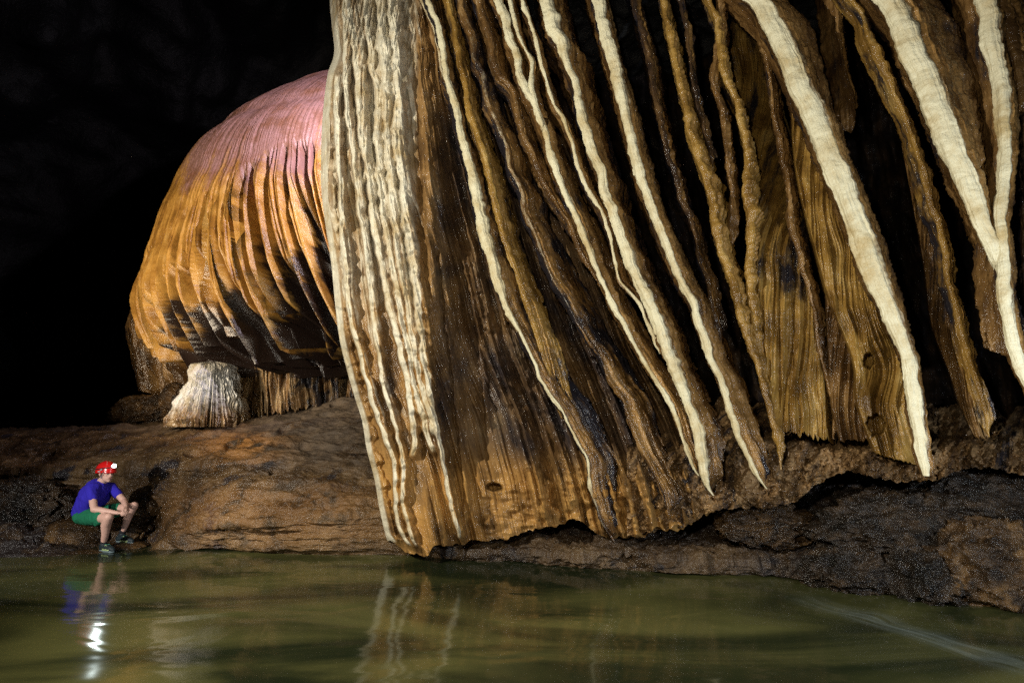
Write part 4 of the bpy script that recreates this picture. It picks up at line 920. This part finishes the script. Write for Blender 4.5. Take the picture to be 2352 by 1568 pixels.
B.cap(ringpt(rad(-50), -.01, 1.), .004, hd-Up*.05-Sd*.070+F_*.0, .004, 8); B.cap(ear+Up*.02-F_*.03, .004, hd-Up*.05-Sd*.070, .004, 8); B.cap(hd-Up*.05-Sd*.070, .004, hd-Up*.103+F_*.042-Sd*.01, .004, 8)
B.build('chin_strap', plain('grey_strap', (.16, .17, .19), .7), hel, remesh=False)
lp = ringpt(0, .048)
B = Blob(); B.cap(lp-hx*.005, .022, lp+hx*.030+hz*.006, .020); B.cap(lp+hx*.030+hz*.006, .020, lp+hx*.052+hz*.012-Sd*.004, .024)
hl = B.build('headlamp', plain('grey_lamp_body', (.12, .12, .22), .4), hel, .004, 1)
ld = (hx*.80-Sd*.55+hz*.05).normalized(); lc = lp+hx*.062+hz*.014-Sd*.016
B = Blob(); e1 = ld.cross(Up).normalized(); B.ell(lc, (.010, .027, .027), (ld, e1, ld.cross(e1)))
B.build('headlamp_lens', plain('lit_lens', (.92, 1, .97), .3, emit=9.), hel, remesh=False)
d_ = bpy.data.lights.new('headlamp_light', 'SPOT'); d_.energy = 9; d_.color = (.85, 1, .98); d_.spot_size = rad(110); d_.spot_blend = .8; d_.shadow_soft_size = .02
lo = bpy.data.objects.new('headlamp_light', d_); C.objects.link(lo); lo.location = lc+ld*.03; lo.rotation_euler = (ld+Vector((0, 0, -.2))).to_track_quat('-Z', 'Y').to_euler()
# feet
def foot_(ank, heel, toe, sole_z):
    d = (toe-heel); d.z = 0; d.normalize(); sd = Vector((-d.y, d.x, 0))
    B = Blob(); B.chain([(ank+Up*.055, .040), (ank, .041), (ank-Up*.03, .042)]); B.build('sock', plain('black_sock', (.012, .012, .016), .9), person, .006, 2)
    hz_ = Vector((heel.x, heel.y, sole_z)); tz = Vector((toe.x, toe.y, sole_z))
    B = Blob(); B.cap(hz_+Up*.045+d*.03, .040, ank-Up*.035, .044); B.chain([(hz_+Up*.040+d*.03, .038), (hz_.lerp(tz, .45)+Up*.045, .044), (hz_.lerp(tz, .75)+Up*.034, .040), (tz+Up*.026-d*.03, .028)])
    sh = B.build('shoe', plain('dark_teal_mesh', (.010, .022, .028), .6, .5, .5, 120, .002), person, .005, 2, disp=lambda c: np.where(c[:, 2] < sole_z+.006, 0, 0)*1.)
    B = Blob(); B.chain([(hz_+Up*.012+d*.03, .034), (hz_.lerp(tz, .45)+Up*.010, .033), (hz_.lerp(tz, .78)+Up*.010, .036), (tz+Up*.012-d*.03, .026)])
    B.build('sole', plain('grey_sole', (.16, .22, .24), .7), sh, .005, 1, disp=lambda c: np.clip(sole_z-c[:, 2], -.02, .0)*.4)
    B = Blob()
    for i in range(5):
        q = hz_.lerp(tz, .36+.09*i)
        for s in (-1, 1): B.cap(q+sd*s*.045+Up*.018, .005, q+d*.03+sd*s*.024+Up*.083-Up*.010*i, .005, 8)
    B.build('shoe_stripe', plain('yellow_green_stripe', (.62, .80, .35), .5), sh, remesh=False)
    B = Blob()
    for i in range(4):
        q = hz_.lerp(tz, .42+.08*i)+Up*(.086-.009*i); B.cap(q-sd*.022, .0035, q+sd*.022+d*.02, .0035, 8)
    B.build('lace', plain('teal_lace', (.08, .42, .30), .5), sh, remesh=False)
foot_(ankN, PT(478, 1440, .07), PT(700, 1450, -.03), PT(560, 1482, .0).z)
foot_(ankF, PT(738, 1290, .42), PT(1005, 1268, .33), PT(860, 1332, .40).z)
# what he sits and stands on
rock('rock', 168, 1232, 8.45, .42, .36, .25, 'dark grooved rock the person sits on', mat=RK2, seed=31, group='rocks of the left shore', amp=.22)
rock('rock', 280, 1252, YP+.40, .30, .26, .055, 'flat brown stone under the outstretched foot', mat=RK2, seed=33, group='rocks of the left shore', amp=.25, c=(PT(860, 1332, .36).x, YP+.36, PT(860, 1332, .40).z-.05))
rock('rock', 40, 1180, 8.8, .72, .45, .40, 'black lumpy rock mass left of the person', mat=RK, seed=35, group='rocks of the left shore', amp=1.1)
rock('rock', 175, 1272, YP+.04, .46, .18, .05, 'low tan lip of rock at the waterline under the near foot', mat=RK2, seed=37, group='rocks of the left shore', amp=.5)
rock('rock', 322, 1192, 8.6, .09, .14, .045, 'small pointed stone beside the knee of the person', mat=RK2, seed=39, group='rocks of the left shore', amp=.9)
